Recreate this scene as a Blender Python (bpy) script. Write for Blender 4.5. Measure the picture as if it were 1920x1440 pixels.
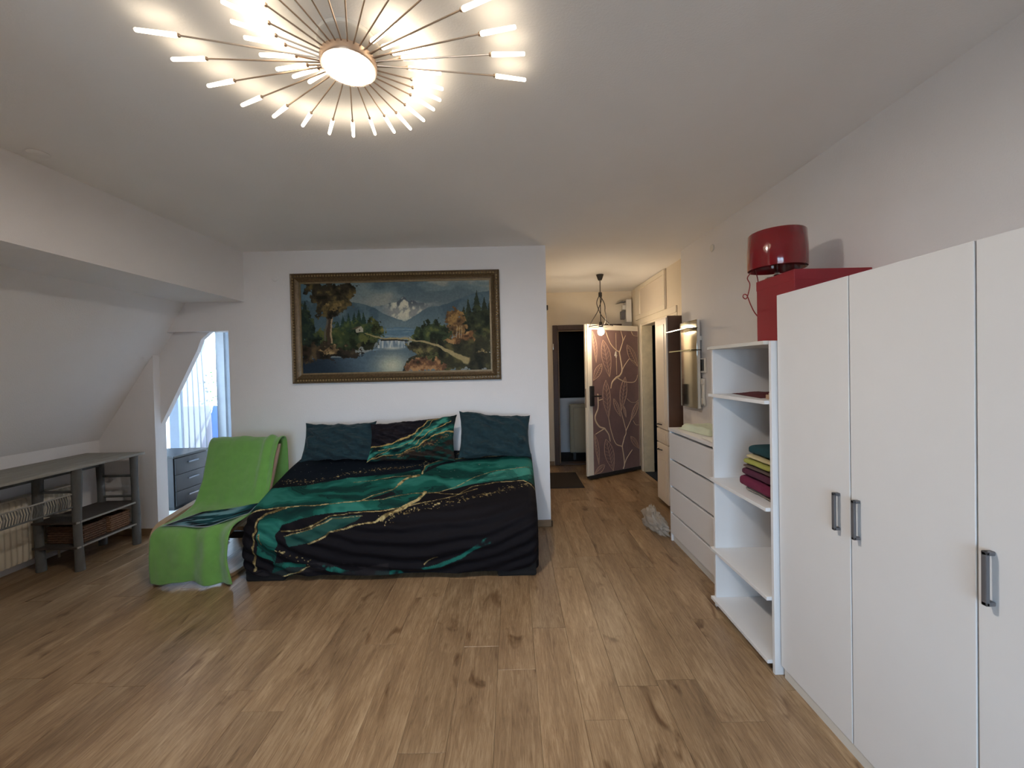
import bpy, bmesh, math, random
import numpy as np
from mathutils import Matrix, Vector
random.seed(7)
for o in list(bpy.data.objects): bpy.data.objects.remove(o)
SC = bpy.context.scene
COL = SC.collection
R = math.radians

# ------------------------------------------------------------------ camera
cd = bpy.data.cameras.new('camera'); cam = bpy.data.objects.new('camera', cd); COL.objects.link(cam)
cd.sensor_fit = 'HORIZONTAL'; cd.sensor_width = 36.0; cd.lens = 750.0 * 36 / 1920
cd.shift_y = -18 / 1920; cd.clip_start = .02
cam.matrix_world = (Matrix.Translation((0, 0, 1.48)) @ Matrix.Rotation(R(90 - .78), 4, 'X') @ Matrix.Rotation(-R(1.25), 4, 'Z'))
SC.camera = cam

# ------------------------------------------------------------------ world, sun, daylight portals, exposure
w = bpy.data.worlds.new('sky'); SC.world = w; w.use_nodes = True
bg = w.node_tree.nodes['Background']; bg.inputs[0].default_value = (.54, .76, 1.0, 1); bg.inputs[1].default_value = 5.0
sd = bpy.data.lights.new('sun', 'SUN'); sd.energy = 5; sd.angle = R(.6); sd.color = (1, .95, .86)
sun = bpy.data.objects.new('sun', sd); COL.objects.link(sun); sun.rotation_euler = (R(-38), 0, R(38))
def portal(name, loc, rot, sx, sy):
    d = bpy.data.lights.new(name, 'AREA'); d.shape = 'RECTANGLE'; d.size = sx; d.size_y = sy; d.cycles.is_portal = True
    o = bpy.data.objects.new(name, d); COL.objects.link(o); o.location = loc; o.rotation_euler = rot
portal('daylight_portal', (-4.2, 5.33, 1.1), (R(-90), 0, 0), 1.8, 2.2)
portal('daylight_portal', (-.2, -1.93, 1.15), (R(90), 0, 0), 1.8, 1.7)
vs = SC.view_settings; vs.view_transform = 'Standard'; vs.look = 'None'; vs.gamma = 1; vs.use_curve_mapping = False; vs.exposure = 1.55
try:
    SC.cycles.use_denoising = True; SC.cycles.max_bounces = 7; SC.cycles.diffuse_bounces = 5; SC.cycles.glossy_bounces = 3; SC.cycles.transmission_bounces = 3
    SC.cycles.use_adaptive_sampling = True; SC.cycles.adaptive_threshold = .05; SC.cycles.adaptive_min_samples = 16
    SC.cycles.sample_clamp_indirect = 6; SC.cycles.caustics_reflective = False; SC.cycles.caustics_refractive = False
except Exception: pass

# ------------------------------------------------------------------ materials
def lin(c):
    c = np.asarray(c, float) / 255.0
    return np.where(c <= .04045, c / 12.92, ((c + .055) / 1.055) ** 2.4)
def L4(c): return (*[float(v) for v in lin(c)], 1)
class NT:
    def __init__(s, name):
        s.m = bpy.data.materials.new(name); s.m.use_nodes = True; s.t = s.m.node_tree; s.b = s.t.nodes['Principled BSDF']
        s.out = s.t.nodes['Material Output']
    def n(s, typ, **k):
        nd = s.t.nodes.new(typ)
        for a, v in k.items():
            if a.startswith('_'): setattr(nd, a[1:], v)
            else: nd.inputs[a.replace('__', ' ')].default_value = v
        return nd
    def l(s, a, b): s.t.links.new(a, b)
def mat(name, col, rough=.5, metal=0, var=.08, vscale=6, bump=0, bscale=200, emit=0, ecol=None, coat=0, sheen=0, stretch=None):
    t = NT(name); b = t.b
    b.inputs['Roughness'].default_value = rough; b.inputs['Metallic'].default_value = metal
    if coat: b.inputs['Coat Weight'].default_value = coat; b.inputs['Coat Roughness'].default_value = .05
    if sheen: b.inputs['Sheen Weight'].default_value = sheen
    tc = t.n('ShaderNodeTexCoord'); src = tc.outputs['Object']
    if stretch:
        mp = t.n('ShaderNodeMapping'); mp.inputs['Scale'].default_value = stretch; t.l(src, mp.inputs[0]); src = mp.outputs[0]
    no = t.n('ShaderNodeTexNoise', Scale=vscale, Detail=5.0, Roughness=.6); t.l(src, no.inputs['Vector'])
    c = lin(col); r = t.n('ShaderNodeValToRGB')
    r.color_ramp.elements[0].position = .3; r.color_ramp.elements[1].position = .7
    r.color_ramp.elements[0].color = (*np.clip(c * (1 - var), 0, 1), 1); r.color_ramp.elements[1].color = (*np.clip(c * (1 + var), 0, 1), 1)
    t.l(no.outputs['Fac'], r.inputs[0]); t.l(r.outputs[0], b.inputs['Base Color'])
    if bump:
        n2 = t.n('ShaderNodeTexNoise', Scale=bscale, Detail=3.0); t.l(src, n2.inputs['Vector'])
        bp = t.n('ShaderNodeBump', Strength=bump, Distance=.004); t.l(n2.outputs['Fac'], bp.inputs['Height']); t.l(bp.outputs[0], b.inputs['Normal'])
    if emit:
        b.inputs['Emission Color'].default_value = (*(ecol or (1, 1, 1)), 1); b.inputs['Emission Strength'].default_value = emit
    return t.m
def mat_vcol(name, rough=.8, bump=.15, bscale=400, sheen=0, coat=0):
    t = NT(name); a = t.n('ShaderNodeVertexColor', _layer_name='Col'); t.l(a.outputs['Color'], t.b.inputs['Base Color'])
    t.b.inputs['Roughness'].default_value = rough; t.b.inputs['Specular IOR Level'].default_value = .18
    if sheen: t.b.inputs['Sheen Weight'].default_value = sheen
    tc = t.n('ShaderNodeTexCoord'); no = t.n('ShaderNodeTexNoise', Scale=bscale, Detail=3.0); t.l(tc.outputs['Object'], no.inputs['Vector'])
    bp = t.n('ShaderNodeBump', Strength=bump, Distance=.003); t.l(no.outputs['Fac'], bp.inputs['Height']); t.l(bp.outputs[0], t.b.inputs['Normal'])
    return t.m
def mat_glass(name, tint=(1, 1, 1), rough=0.0, refl=.12):
    t = NT(name); t.t.nodes.remove(t.b)
    tr = t.n('ShaderNodeBsdfTransparent'); tr.inputs[0].default_value = (*tint, 1)
    gl = t.n('ShaderNodeBsdfGlossy', Roughness=rough); fr = t.n('ShaderNodeFresnel', IOR=1.45)
    mx = t.n('ShaderNodeMixShader'); t.l(fr.outputs[0], mx.inputs[0]); t.l(tr.outputs[0], mx.inputs[1]); t.l(gl.outputs[0], mx.inputs[2]); t.l(mx.outputs[0], t.out.inputs[0])
    return t.m
def mat_sheer(name, col, alpha=.5):
    t = NT(name); t.t.nodes.remove(t.b)
    tr = t.n('ShaderNodeBsdfTransparent'); df = t.n('ShaderNodeBsdfDiffuse'); df.inputs[0].default_value = L4(col)
    tl = t.n('ShaderNodeBsdfTranslucent'); tl.inputs[0].default_value = L4(col); gl = t.n('ShaderNodeBsdfGlossy', Roughness=.25)
    m1 = t.n('ShaderNodeMixShader'); m1.inputs[0].default_value = .5; m2 = t.n('ShaderNodeMixShader'); m2.inputs[0].default_value = alpha
    m3 = t.n('ShaderNodeMixShader'); m3.inputs[0].default_value = .06
    t.l(df.outputs[0], m1.inputs[1]); t.l(tl.outputs[0], m1.inputs[2]); t.l(tr.outputs[0], m2.inputs[1]); t.l(m1.outputs[0], m2.inputs[2])
    t.l(m2.outputs[0], m3.inputs[1]); t.l(gl.outputs[0], m3.inputs[2]); t.l(m3.outputs[0], t.out.inputs[0])
    return t.m
def mat_emit(name, col, strength):
    t = NT(name); t.t.nodes.remove(t.b); e = t.n('ShaderNodeEmission', Strength=strength); e.inputs[0].default_value = (*col, 1)
    t.l(e.outputs[0], t.out.inputs[0]); return t.m
def mat_plank():
    t = NT('oak_laminate'); b = t.b; tc = t.n('ShaderNodeTexCoord'); oi = t.n('ShaderNodeObjectInfo')
    ml = t.n('ShaderNodeMath', _operation='MULTIPLY'); ml.inputs[1].default_value = 37.0; t.l(oi.outputs['Random'], ml.inputs[0])
    cb = t.n('ShaderNodeCombineXYZ'); t.l(ml.outputs[0], cb.inputs[0]); t.l(ml.outputs[0], cb.inputs[1]); t.l(ml.outputs[0], cb.inputs[2])
    ad = t.n('ShaderNodeVectorMath', _operation='ADD'); t.l(tc.outputs['Object'], ad.inputs[0]); t.l(cb.outputs[0], ad.inputs[1])
    def nz(scale, sc, det=6.0, dist=0.0, rough=.6):
        mp = t.n('ShaderNodeMapping'); mp.inputs['Scale'].default_value = sc; t.l(ad.outputs[0], mp.inputs[0])
        n = t.n('ShaderNodeTexNoise', Scale=scale, Detail=det, Distortion=dist, Roughness=rough); t.l(mp.outputs[0], n.inputs['Vector']); return n, mp
    grain, _ = nz(9, (6, .55, 1), 8, 1.2, .7); broad, _ = nz(2.2, (2.2, .6, 1), 3, .6)
    fine, _ = nz(60, (6, .25, 1), 4)
    mixf = t.n('ShaderNodeMath', _operation='MULTIPLY_ADD'); mixf.inputs[1].default_value = .55; t.l(grain.outputs['Fac'], mixf.inputs[0])
    m2 = t.n('ShaderNodeMath', _operation='MULTIPLY'); m2.inputs[1].default_value = .45; t.l(broad.outputs['Fac'], m2.inputs[0]); t.l(m2.outputs[0], mixf.inputs[2])
    cr = t.n('ShaderNodeValToRGB'); e = cr.color_ramp.elements; e[0].position = .33; e[0].color = L4((112, 88, 65)); e[1].position = .66; e[1].color = L4((182, 156, 124))
    x = cr.color_ramp.elements.new(.5); x.color = L4((150, 123, 93)); t.l(mixf.outputs[0], cr.inputs[0])
    # fine pores
    pr = t.n('ShaderNodeValToRGB'); pr.color_ramp.elements[0].position = .35; pr.color_ramp.elements[0].color = (.78, .74, .7, 1); pr.color_ramp.elements[1].position = .5; pr.color_ramp.elements[1].color = (1, 1, 1, 1)
    t.l(fine.outputs['Fac'], pr.inputs[0])
    mu = t.n('ShaderNodeMix', _data_type='RGBA', _blend_type='MULTIPLY'); mu.inputs[0].default_value = 1; t.l(cr.outputs[0], mu.inputs[6]); t.l(pr.outputs[0], mu.inputs[7])
    # knots and dark streaks
    kn, kmp = nz(8.0, (1.2, .45, 1), 3, .7, .5)
    kr = t.n('ShaderNodeValToRGB'); kr.color_ramp.elements[0].position = .615; kr.color_ramp.elements[0].color = (1, 1, 1, 1); kr.color_ramp.elements[1].position = .72; kr.color_ramp.elements[1].color = (.46, .38, .31, 1)
    t.l(kn.outputs['Fac'], kr.inputs[0])
    mk = t.n('ShaderNodeMix', _data_type='RGBA', _blend_type='MULTIPLY'); mk.inputs[0].default_value = 1; t.l(mu.outputs[2], mk.inputs[6]); t.l(kr.outputs[0], mk.inputs[7])
    # per-plank tone
    tr = t.n('ShaderNodeMapRange'); tr.inputs['To Min'].default_value = .86; tr.inputs['To Max'].default_value = 1.12; t.l(oi.outputs['Random'], tr.inputs['Value'])
    hs = t.n('ShaderNodeHueSaturation'); t.l(mk.outputs[2], hs.inputs['Color']); t.l(tr.outputs[0], hs.inputs['Value']); t.l(hs.outputs[0], b.inputs['Base Color'])
    b.inputs['Roughness'].default_value = .34; b.inputs['Specular IOR Level'].default_value = .45
    bp = t.n('ShaderNodeBump', Strength=.12, Distance=.002); t.l(fine.outputs['Fac'], bp.inputs['Height']); t.l(bp.outputs[0], b.inputs['Normal'])
    return t.m

MT = dict(
    wall=mat('painted_plaster', (236, 233, 233), .92, var=.015, vscale=3, bump=.25, bscale=160),
    ceil=mat('ceiling_plaster', (240, 238, 237), .95, var=.015, vscale=2, bump=.2, bscale=120),
    cream=mat('cream_plaster', (222, 210, 190), .9, var=.02, bump=.25, bscale=140),
    plank=mat_plank(), sub=mat('dark_subfloor', (96, 74, 54), .9),
    white=mat('white_laminate', (228, 227, 227), .42, var=.01), whitegloss=mat('white_lacquer', (226, 224, 224), .3, var=.01),
    whiteedge=mat('white_edge_band', (214, 210, 202), .5, var=.01),
    groove=mat('dark_gap', (120, 116, 114), .8), grey=mat('grey_plastic', (98, 96, 98), .45, var=.04),
    oakbase=mat('oak_skirting', (138, 112, 84), .5, var=.15, vscale=14, stretch=(.3, .3, 2)),
    red=mat('red_cardboard', (146, 34, 44), .6, var=.05), redlid=mat('red_cardboard_lid', (150, 36, 46), .55, var=.05),
    redgloss=mat('glossy_red_plastic', (128, 18, 26), .12, coat=.6, var=.04), redcord=mat('red_cord', (140, 30, 36), .4),
    chrome=mat('chrome', (205, 200, 195), .12, 1.0, var=.02),
    black=mat('black_metal', (38, 36, 36), .45, var=.08), darkiron=mat('dark_iron', (62, 58, 55), .5, .3, var=.08),
    frame_gold=mat('antique_gilt', (96, 78, 54), .38, .35, var=.35, vscale=60, bump=.5, bscale=90), frame_in=mat('gilt_slip', (122, 104, 74), .45, .25, var=.2, vscale=30),
    frame_hi=mat('rubbed_gilt', (168, 146, 104), .35, .5, var=.2, vscale=40),
    doorpanel=mat('mauve_embossed_panel', (124, 98, 94), .42, var=.1, vscale=5), doorline=mat('embossed_copper_line', (178, 146, 126), .4, .1, var=.08, vscale=12),
    branch=mat('cream_branch_relief', (204, 178, 148), .4, var=.06), doorwhite=mat('door_edge_cream', (226, 216, 198), .4, var=.02),
    brownwood=mat('brown_door_casing', (74, 52, 38), .45, var=.2, vscale=10, stretch=(6, 6, .5)), brown=mat('brown_side_panel', (98, 70, 54), .4, var=.08),
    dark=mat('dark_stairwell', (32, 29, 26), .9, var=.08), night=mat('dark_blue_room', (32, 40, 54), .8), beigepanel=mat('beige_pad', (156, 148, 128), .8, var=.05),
    mat=mat('coir_mat', (52, 44, 38), .98, var=.35, vscale=120, bump=1, bscale=300), matedge=mat('mat_rubber', (40, 34, 30), .8),
    cab=mat('cream_cabinet', (228, 216, 200), .4, var=.02), marble=mat('cream_marble_jamb', (206, 194, 166), .45, var=.14, vscale=7),
    teal=mat('dark_teal_cotton', (14, 46, 54), .85, var=.12, vscale=9, bump=.3, bscale=250, sheen=.1),
    piping=mat('pale_piping', (150, 160, 164), .8), sofa=mat('black_sofa_fabric', (14, 12, 13), .9, bump=.3),
    cover=mat_vcol('marbled_cover', .8, .12, 500), pillowcase=mat_vcol('marbled_pillowcase', .75, .12, 500),
    canvas=mat_vcol('oil_on_canvas', .55, .35, 220), green=mat('green_fleece', (112, 166, 80), .98, var=.08, vscale=18, bump=.6, bscale=500, sheen=.4),
    birch=mat('bent_birch', (176, 150, 118), .4, var=.1, vscale=10, stretch=(1, .2, 1)), cushion=mat('beige_cushion', (176, 152, 138), .9, bump=.3),
    greywood=mat('grey_weathered_wood', (96, 98, 98), .8, var=.2, vscale=9, stretch=(3, .6, .6), bump=.3), greytop=mat('whitewashed_top', (150, 148, 140), .75, var=.18, vscale=12, stretch=(4, .5, 1), bump=.2),
    darkshelf=mat('dark_shelf_board', (72, 66, 62), .8, var=.15), wicker=mat('brown_wicker', (92, 66, 50), .85, var=.3, vscale=60, bump=1, bscale=80), wicker2=mat('tan_wicker', (118, 88, 66), .85, var=.3, vscale=60, bump=1, bscale=80),
    lace=mat('pale_rail', (150, 148, 142), .8, var=.2, vscale=40), radiator=mat('cream_radiator', (214, 206, 188), .4, var=.02),
    chest=mat('dark_grey_chest', (20, 22, 28), .5, var=.08), handle=mat('brushed_handle', (120, 126, 136), .35, .6), upvc=mat('pale_grey_window_frame', (150, 154, 160), .35), greyframe=mat('grey_window_frame', (112, 122, 136), .4),
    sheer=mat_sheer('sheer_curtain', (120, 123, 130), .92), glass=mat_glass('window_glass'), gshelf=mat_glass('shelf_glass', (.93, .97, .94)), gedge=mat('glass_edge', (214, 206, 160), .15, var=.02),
    mirror=mat('mirror_silver', (176, 172, 158), .07, 1.0, var=.01), screen=mat('dark_screen', (36, 36, 36), .15), whiteplastic=mat('white_plastic', (226, 222, 214), .4, var=.01),
    bag=mat_sheer('clear_plastic_bag', (226, 220, 210), .5), terrace=mat('terrace_tiles', (206, 204, 200), .8, var=.06), leaf=mat('bush_leaf', (52, 96, 44), .7, var=.3, vscale=4), bark=mat('bark', (80, 64, 50), .9),
    garden=mat('garden_ground', (150, 148, 144), .95, var=.3, vscale=.4),
    navy=mat('navy_canvas', (40, 64, 130), .8), turq=mat('turquoise_plastic', (20, 130, 140), .4), tubwhite=mat('white_cloth', (230, 230, 232), .9),
    t_teal=mat('teal_towel', (24, 64, 70), .98, bump=.6, bscale=300), t_cream=mat('cream_towel', (196, 180, 138), .98, bump=.6, bscale=300), t_lime=mat('lime_towel', (156, 156, 78), .98, bump=.6, bscale=300),
    t_brown=mat('brown_towel', (92, 74, 68), .98, bump=.6, bscale=300), t_plum=mat('plum_towel', (84, 36, 56), .98, bump=.6, bscale=300), t_mag=mat('magenta_towel', (108, 30, 60), .98, bump=.6, bscale=300), t_grey=mat('beige_towel', (150, 138, 124), .98, bump=.6, bscale=300),
    maroon=mat('maroon_cloth', (92, 30, 34), .9), tan=mat('tan_card', (176, 148, 122), .8), palegreen=mat('pale_green_cloth', (206, 212, 186), .9, var=.08), paper=mat('white_paper', (230, 228, 220), .8),
    stick=mat_emit('lit_acrylic', (1.0, .83, .60), 3.2), disc=mat_emit('lit_disc', (1.0, .91, .82), 160.0), bulb=mat_emit('lit_bulb', (1.0, .80, .56), 85.0),
    rose=mat('rose_gold_metal', (196, 170, 148), .3, .6, var=.04),
)

# ------------------------------------------------------------------ builders
class MB:
    def __init__(s): s.v = []; s.f = []; s.c = None
    def add(s, v, f):
        b = len(s.v); s.v += [tuple(map(float, p)) for p in v]; s.f += [tuple(i + b for i in q) for q in f]; return s
    def box(s, lo, hi):
        x0, y0, z0 = lo; x1, y1, z1 = hi
        return s.add([(x0, y0, z0), (x1, y0, z0), (x1, y1, z0), (x0, y1, z0), (x0, y0, z1), (x1, y0, z1), (x1, y1, z1), (x0, y1, z1)],
                     [(0, 3, 2, 1), (4, 5, 6, 7), (0, 1, 5, 4), (1, 2, 6, 5), (2, 3, 7, 6), (3, 0, 4, 7)])
    def rbox(s, lo, hi, r=.004, seg=2):
        bm = bmesh.new(); bmesh.ops.create_cube(bm, size=1)
        for v in bm.verts: v.co = Vector([lo[i] + (v.co[i] + .5) * (hi[i] - lo[i]) for i in range(3)])
        r = min(r, .49 * min(hi[i] - lo[i] for i in range(3)))
        bmesh.ops.bevel(bm, geom=bm.edges[:], offset=r, segments=seg, affect='EDGES', profile=.5)
        bm.verts.index_update(); s.add([v.co for v in bm.verts], [[v.index for v in f.verts] for f in bm.faces]); bm.free(); return s
    def tube(s, pts, r, n=10, cap=True, closed=False):
        pts = [Vector(p) for p in pts]; m = len(pts); rr = r if hasattr(r, '__len__') else [r] * m
        rings = []; prev = None
        for i, p in enumerate(pts):
            d = (pts[(i + 1) % m] - pts[i - 1]) if closed else (pts[min(i + 1, m - 1)] - pts[max(i - 1, 0)])
            d.normalize()
            if prev is None:
                a = Vector((0, 0, 1)) if abs(d.z) < .9 else Vector((1, 0, 0)); u = d.cross(a).normalized()
            else: u = (prev - d * prev.dot(d)).normalized()
            prev = u; v = d.cross(u); rings.append([p + (u * math.cos(2 * math.pi * k / n) + v * math.sin(2 * math.pi * k / n)) * rr[i] for k in range(n)])
        b = len(s.v); s.v += [tuple(q) for g in rings for q in g]
        for i in range(m if closed else m - 1):
            j = (i + 1) % m
            for k in range(n): s.f.append((b + i * n + k, b + i * n + (k + 1) % n, b + j * n + (k + 1) % n, b + j * n + k))
        if cap and not closed: s.f.append(tuple(b + k for k in range(n))[::-1]); s.f.append(tuple(b + (m - 1) * n + k for k in range(n)))
        return s
    def lathe(s, prof, c=(0, 0, 0), n=32, cap=True):
        b = len(s.v)
        for r, z in prof:
            for k in range(n): a = 2 * math.pi * k / n; s.v.append((c[0] + r * math.cos(a), c[1] + r * math.sin(a), c[2] + z))
        for i in range(len(prof) - 1):
            for k in range(n): s.f.append((b + i * n + k, b + i * n + (k + 1) % n, b + (i + 1) * n + (k + 1) % n, b + (i + 1) * n + k))
        if cap: s.f.append(tuple(b + k for k in range(n))[::-1]); s.f.append(tuple(b + (len(prof) - 1) * n + k for k in range(n)))
        return s
    def prism(s, poly, axis, a0, a1):
        n = len(poly)
        def mk(p, a):
            q = list(p); q.insert(axis, a); return q
        return s.add([mk(p, a0) for p in poly] + [mk(p, a1) for p in poly],
                     [tuple(range(n))[::-1], tuple(range(n, 2 * n))] + [(i, (i + 1) % n, n + (i + 1) % n, n + i) for i in range(n)])
    def grid(s, P, closed_u=False):
        P = np.asarray(P); a, b_, _ = P.shape; b = len(s.v); s.v += [tuple(p) for p in P.reshape(-1, 3).tolist()]
        for i in range(a - 1):
            for j in range(b_ - 1): s.f.append((b + i * b_ + j, b + i * b_ + j + 1, b + (i + 1) * b_ + j + 1, b + (i + 1) * b_ + j))
        return s
def obj(name, mb, m, parent=None, smooth=False, local=False, fixn=True, thick=0):
    """mb holds world coordinates (or the parent's own, if local); links ONE mesh object with its origin at its centre"""
    v = np.array(mb.v, float); c = (v.min(0) + v.max(0)) / 2; c[2] = v[:, 2].min()
    me = bpy.data.meshes.new(name); me.from_pydata((v - c).tolist(), [], mb.f); me.update()
    if fixn:
        bm = bmesh.new(); bm.from_mesh(me); bmesh.ops.recalc_face_normals(bm, faces=bm.faces[:]); bm.to_mesh(me); bm.free()
    if mb.c is not None:
        a = me.color_attributes.new('Col', 'FLOAT_COLOR', 'POINT'); cc = np.ones((len(v), 4), np.float32); cc[:, :3] = mb.c; a.data.foreach_set('color', cc.ravel())
    me.materials.append(MT[m] if isinstance(m, str) else m)
    if smooth:
        me.polygons.foreach_set('use_smooth', [True] * len(me.polygons))
        if smooth != 'all': me.set_sharp_from_angle(angle=R(smooth if smooth is not True else 40))
    o = bpy.data.objects.new(name, me); COL.objects.link(o); o.location = c
    if parent is not None:
        o.parent = parent
        if not local: o.location = Vector(c) - acc(parent)
        elif parent.parent is not None: o.location = Vector(c) - Vector(parent.location)
    if thick:
        md = o.modifiers.new('thickness', 'SOLIDIFY'); md.thickness = thick; md.offset = 0
    return o
def acc(p):
    v = Vector(p.location)
    while p.parent is not None: p = p.parent; v += Vector(p.location)
    return v
def tag(o, label, cat, group=None):
    o['label'] = label; o['category'] = cat
    if group: o['group'] = group
    return o
def thing(name, label, cat, loc=(0, 0, 0), rotz=0, group=None):
    o = bpy.data.objects.new(name, None); COL.objects.link(o); o.location = loc; o.rotation_euler = (0, 0, rotz); o.empty_display_size = .05
    return tag(o, label, cat, group)
def struct(name, mb, m, label=None, smooth=False):
    o = obj(name, mb, m, smooth=smooth); o['kind'] = 'structure'
    if label: o['label'] = label
    return o
def B(lo, hi, r=None): return MB().rbox(lo, hi, r) if r else MB().box(lo, hi)
def cat_rom(P, n=8, closed=False):
    P = [np.array(p, float) for p in P]; o = []
    Q = [P[-1]] + P + [P[0], P[1]] if closed else [2 * P[0] - P[1]] + P + [2 * P[-1] - P[-2]]
    for i in range(1, len(Q) - 2):
        a, b, c, d = Q[i - 1:i + 3]
        for t in np.linspace(0, 1, n, endpoint=False): o.append(.5 * (2 * b + (c - a) * t + (2 * a - 5 * b + 4 * c - d) * t * t + (3 * b - a - 3 * c + d) * t ** 3))
    if not closed: o.append(P[-1])
    return o
# smooth noise for cloth and paint
_tab = np.random.RandomState(3).rand(512, 512)
def vn(x, y, s=0):
    x = np.asarray(x, float) + s * 17.3; y = np.asarray(y, float) + s * 9.1; xi = np.floor(x).astype(int); yi = np.floor(y).astype(int); fx = x - xi; fy = y - yi
    fx = fx * fx * (3 - 2 * fx); fy = fy * fy * (3 - 2 * fy); g = lambda a, b: _tab[a % 512, b % 512]
    return (g(xi, yi) * (1 - fx) + g(xi + 1, yi) * fx) * (1 - fy) + (g(xi, yi + 1) * (1 - fx) + g(xi + 1, yi + 1) * fx) * fy
def fbm(x, y, s=0, o=4):
    r = 0; a = .5
    for i in range(o): r = r + a * vn(x, y, s + i * 5); x = x * 2.03; y = y * 2.03; a *= .5
    return r / (1 - .5 ** o)
def sst(a, b, x): t = np.clip((x - a) / (b - a), 0, 1); return t * t * (3 - 2 * t)
def pdist(px, py, line):
    d = np.full(np.shape(px), 9e9)
    for (x0, y0), (x1, y1) in zip(line[:-1], line[1:]):
        dx, dy = x1 - x0, y1 - y0; t = np.clip(((px - x0) * dx + (py - y0) * dy) / (dx * dx + dy * dy + 1e-12), 0, 1)
        d = np.minimum(d, np.hypot(px - x0 - t * dx, py - y0 - t * dy))
    return d
def inpoly(px, py, poly):
    r = np.zeros(np.shape(px), bool); n = len(poly)
    for i in range(n):
        x0, y0 = poly[i]; x1, y1 = poly[(i + 1) % n]
        if y0 == y1: continue
        r ^= ((y0 > py) != (y1 > py)) & (px < (x1 - x0) * (py - y0) / (y1 - y0) + x0)
    return r
def mixc(c, col, m): return c + (np.asarray(col, float) - c) * np.asarray(m)[..., None]

# ================================================================== THE SETTING
XL, XR, YB, YF, HC = -3.87, 1.715, 3.73, -1.85, 2.62
fl = struct('floor', MB().box((-4.1, -2.0, -.08), (2.0, 3.85, -.012)).box((.2, 3.85, -.08), (3.2, 7.6, -.012)), 'sub', 'oak laminate plank floor running through room and hall')
PW = .187
def plank(x0, x1, y0, y1):
    g = .0004; c = .0013; x0 += g; x1 -= g; y0 += g; y1 -= g
    v = []
    for z, i in ((-.012, 0), (-c * .7, 0), (0, c)): v += [(x0 + i, y0 + i, z), (x1 - i, y0 + i, z), (x1 - i, y1 - i, z), (x0 + i, y1 - i, z)]
    f = [(8, 9, 10, 11)]
    for a in (0, 4):
        for k in range(4): f.append((a + k, a + (k + 1) % 4, a + 4 + (k + 1) % 4, a + 4 + k))
    m = MB(); m.add(v, f); obj('plank', m, 'plank', fl, fixn=False)
rows = range(-22, 10)
for k in rows:
    a, b = .085 + PW * k, .085 + PW * (k + 1)
    a = max(a, XL)
    yend = 6.07 if b > .42 and a < 1.83 else YB
    if a >= 1.83: continue
    b = min(b, 1.83)
    y = YF - random.uniform(0, 1.2)
    while y < yend - .02:
        y2 = y + 1.285
        if y2 > yend - .12: y2 = yend
        lo = max(y, YF)
        if y2 - lo > .03: plank(a, b, lo, y2)
        y = y2
struct('ceiling', MB().box((-2.6, -2.0, HC), (2.0, 3.85, HC + .1)).box((.2, 3.85, HC), (2.0, 6.2, HC + .1)), 'ceil')
struct('ceiling_beam', MB().box((-3.06, -2.0, 2.16), (-2.475, YB, HC + .1)), 'wall')
struct('wall_left', MB().prism([(XL, -.08), (XL, .90), (-3.02, 2.165), (-3.02, 2.7), (-4.1, 2.7), (-4.1, -.08)], 1, -2.0, 3.85), 'wall')
# far wall with the doorway to the sun room; a sloping infill closes the upper left of the doorway
OL, OR, OT = -3.345, -2.632, 1.893
struct('wall_back', MB().box((OR, YB, -.08), (.335, 3.85, HC)).box((OL, YB, OT), (OR, 3.85, HC)).box((-4.1, YB, -.08), (OL, 3.85, HC))
       .prism([(OL, 1.03), (-3.12, 1.46), (-2.985, 1.72), (-2.945, 1.82), (-2.90, 1.86), (-2.86, OT), (OL, OT)], 1, 3.80, 3.849), 'wall')
struct('wall_right', MB().box((XR, -2.0, -.08), (1.96, 4.02, HC)), 'wall')
struct('wall_front', MB().box((-4.1, -2.0, -.08), (-1.1, YF, HC)).box((.7, -2.0, -.08), (2.0, YF, HC)).box((-1.1, -2.0, -.08), (.7, YF, .30)).box((-1.1, -2.0, 2.0), (.7, YF, HC)), 'wall')
struct('wall_light_blocker', MB().box((-4.1, .55, -.08), (-1.35, .67, HC)), 'wall', 'added white partition out of view at the left, blocking rear daylight')  # added out of view to keep rear window daylight off the left slope
struct('wall_hall_left', MB().box((.2, 3.85, -.08), (.30, 6.07, HC)), 'cream')
DX0, DX1, DT = .70, 1.60, 2.05
struct('wall_hall_back', MB().box((.2, 6.07, -.08), (DX0, 6.2, HC)).box((DX1, 6.07, -.08), (2.0, 6.2, HC)).box((DX0, 6.07, DT), (DX1, 6.2, HC)), 'cream')
struct('wall_hall_right', MB().box((1.83, 4.02, -.08), (1.96, 4.40, HC)).box((1.83, 5.62, -.08), (1.96, 6.07, HC)).box((1.83, 4.40, 2.085), (1.96, 5.62, HC)), 'cream')
# dark rooms beyond the two hall openings
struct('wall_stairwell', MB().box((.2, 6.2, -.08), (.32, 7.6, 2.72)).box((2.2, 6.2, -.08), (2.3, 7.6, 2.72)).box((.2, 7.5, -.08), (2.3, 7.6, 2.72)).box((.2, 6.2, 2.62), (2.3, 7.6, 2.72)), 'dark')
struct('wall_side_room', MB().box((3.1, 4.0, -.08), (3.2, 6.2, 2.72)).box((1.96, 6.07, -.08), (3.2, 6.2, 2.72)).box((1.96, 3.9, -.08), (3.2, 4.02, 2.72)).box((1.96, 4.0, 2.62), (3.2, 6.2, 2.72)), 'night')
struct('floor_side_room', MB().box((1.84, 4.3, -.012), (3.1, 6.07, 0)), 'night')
struct('floor_stairwell', MB().box((.32, 6.2, -.012), (2.2, 7.5, 0)), 'dark')
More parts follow.
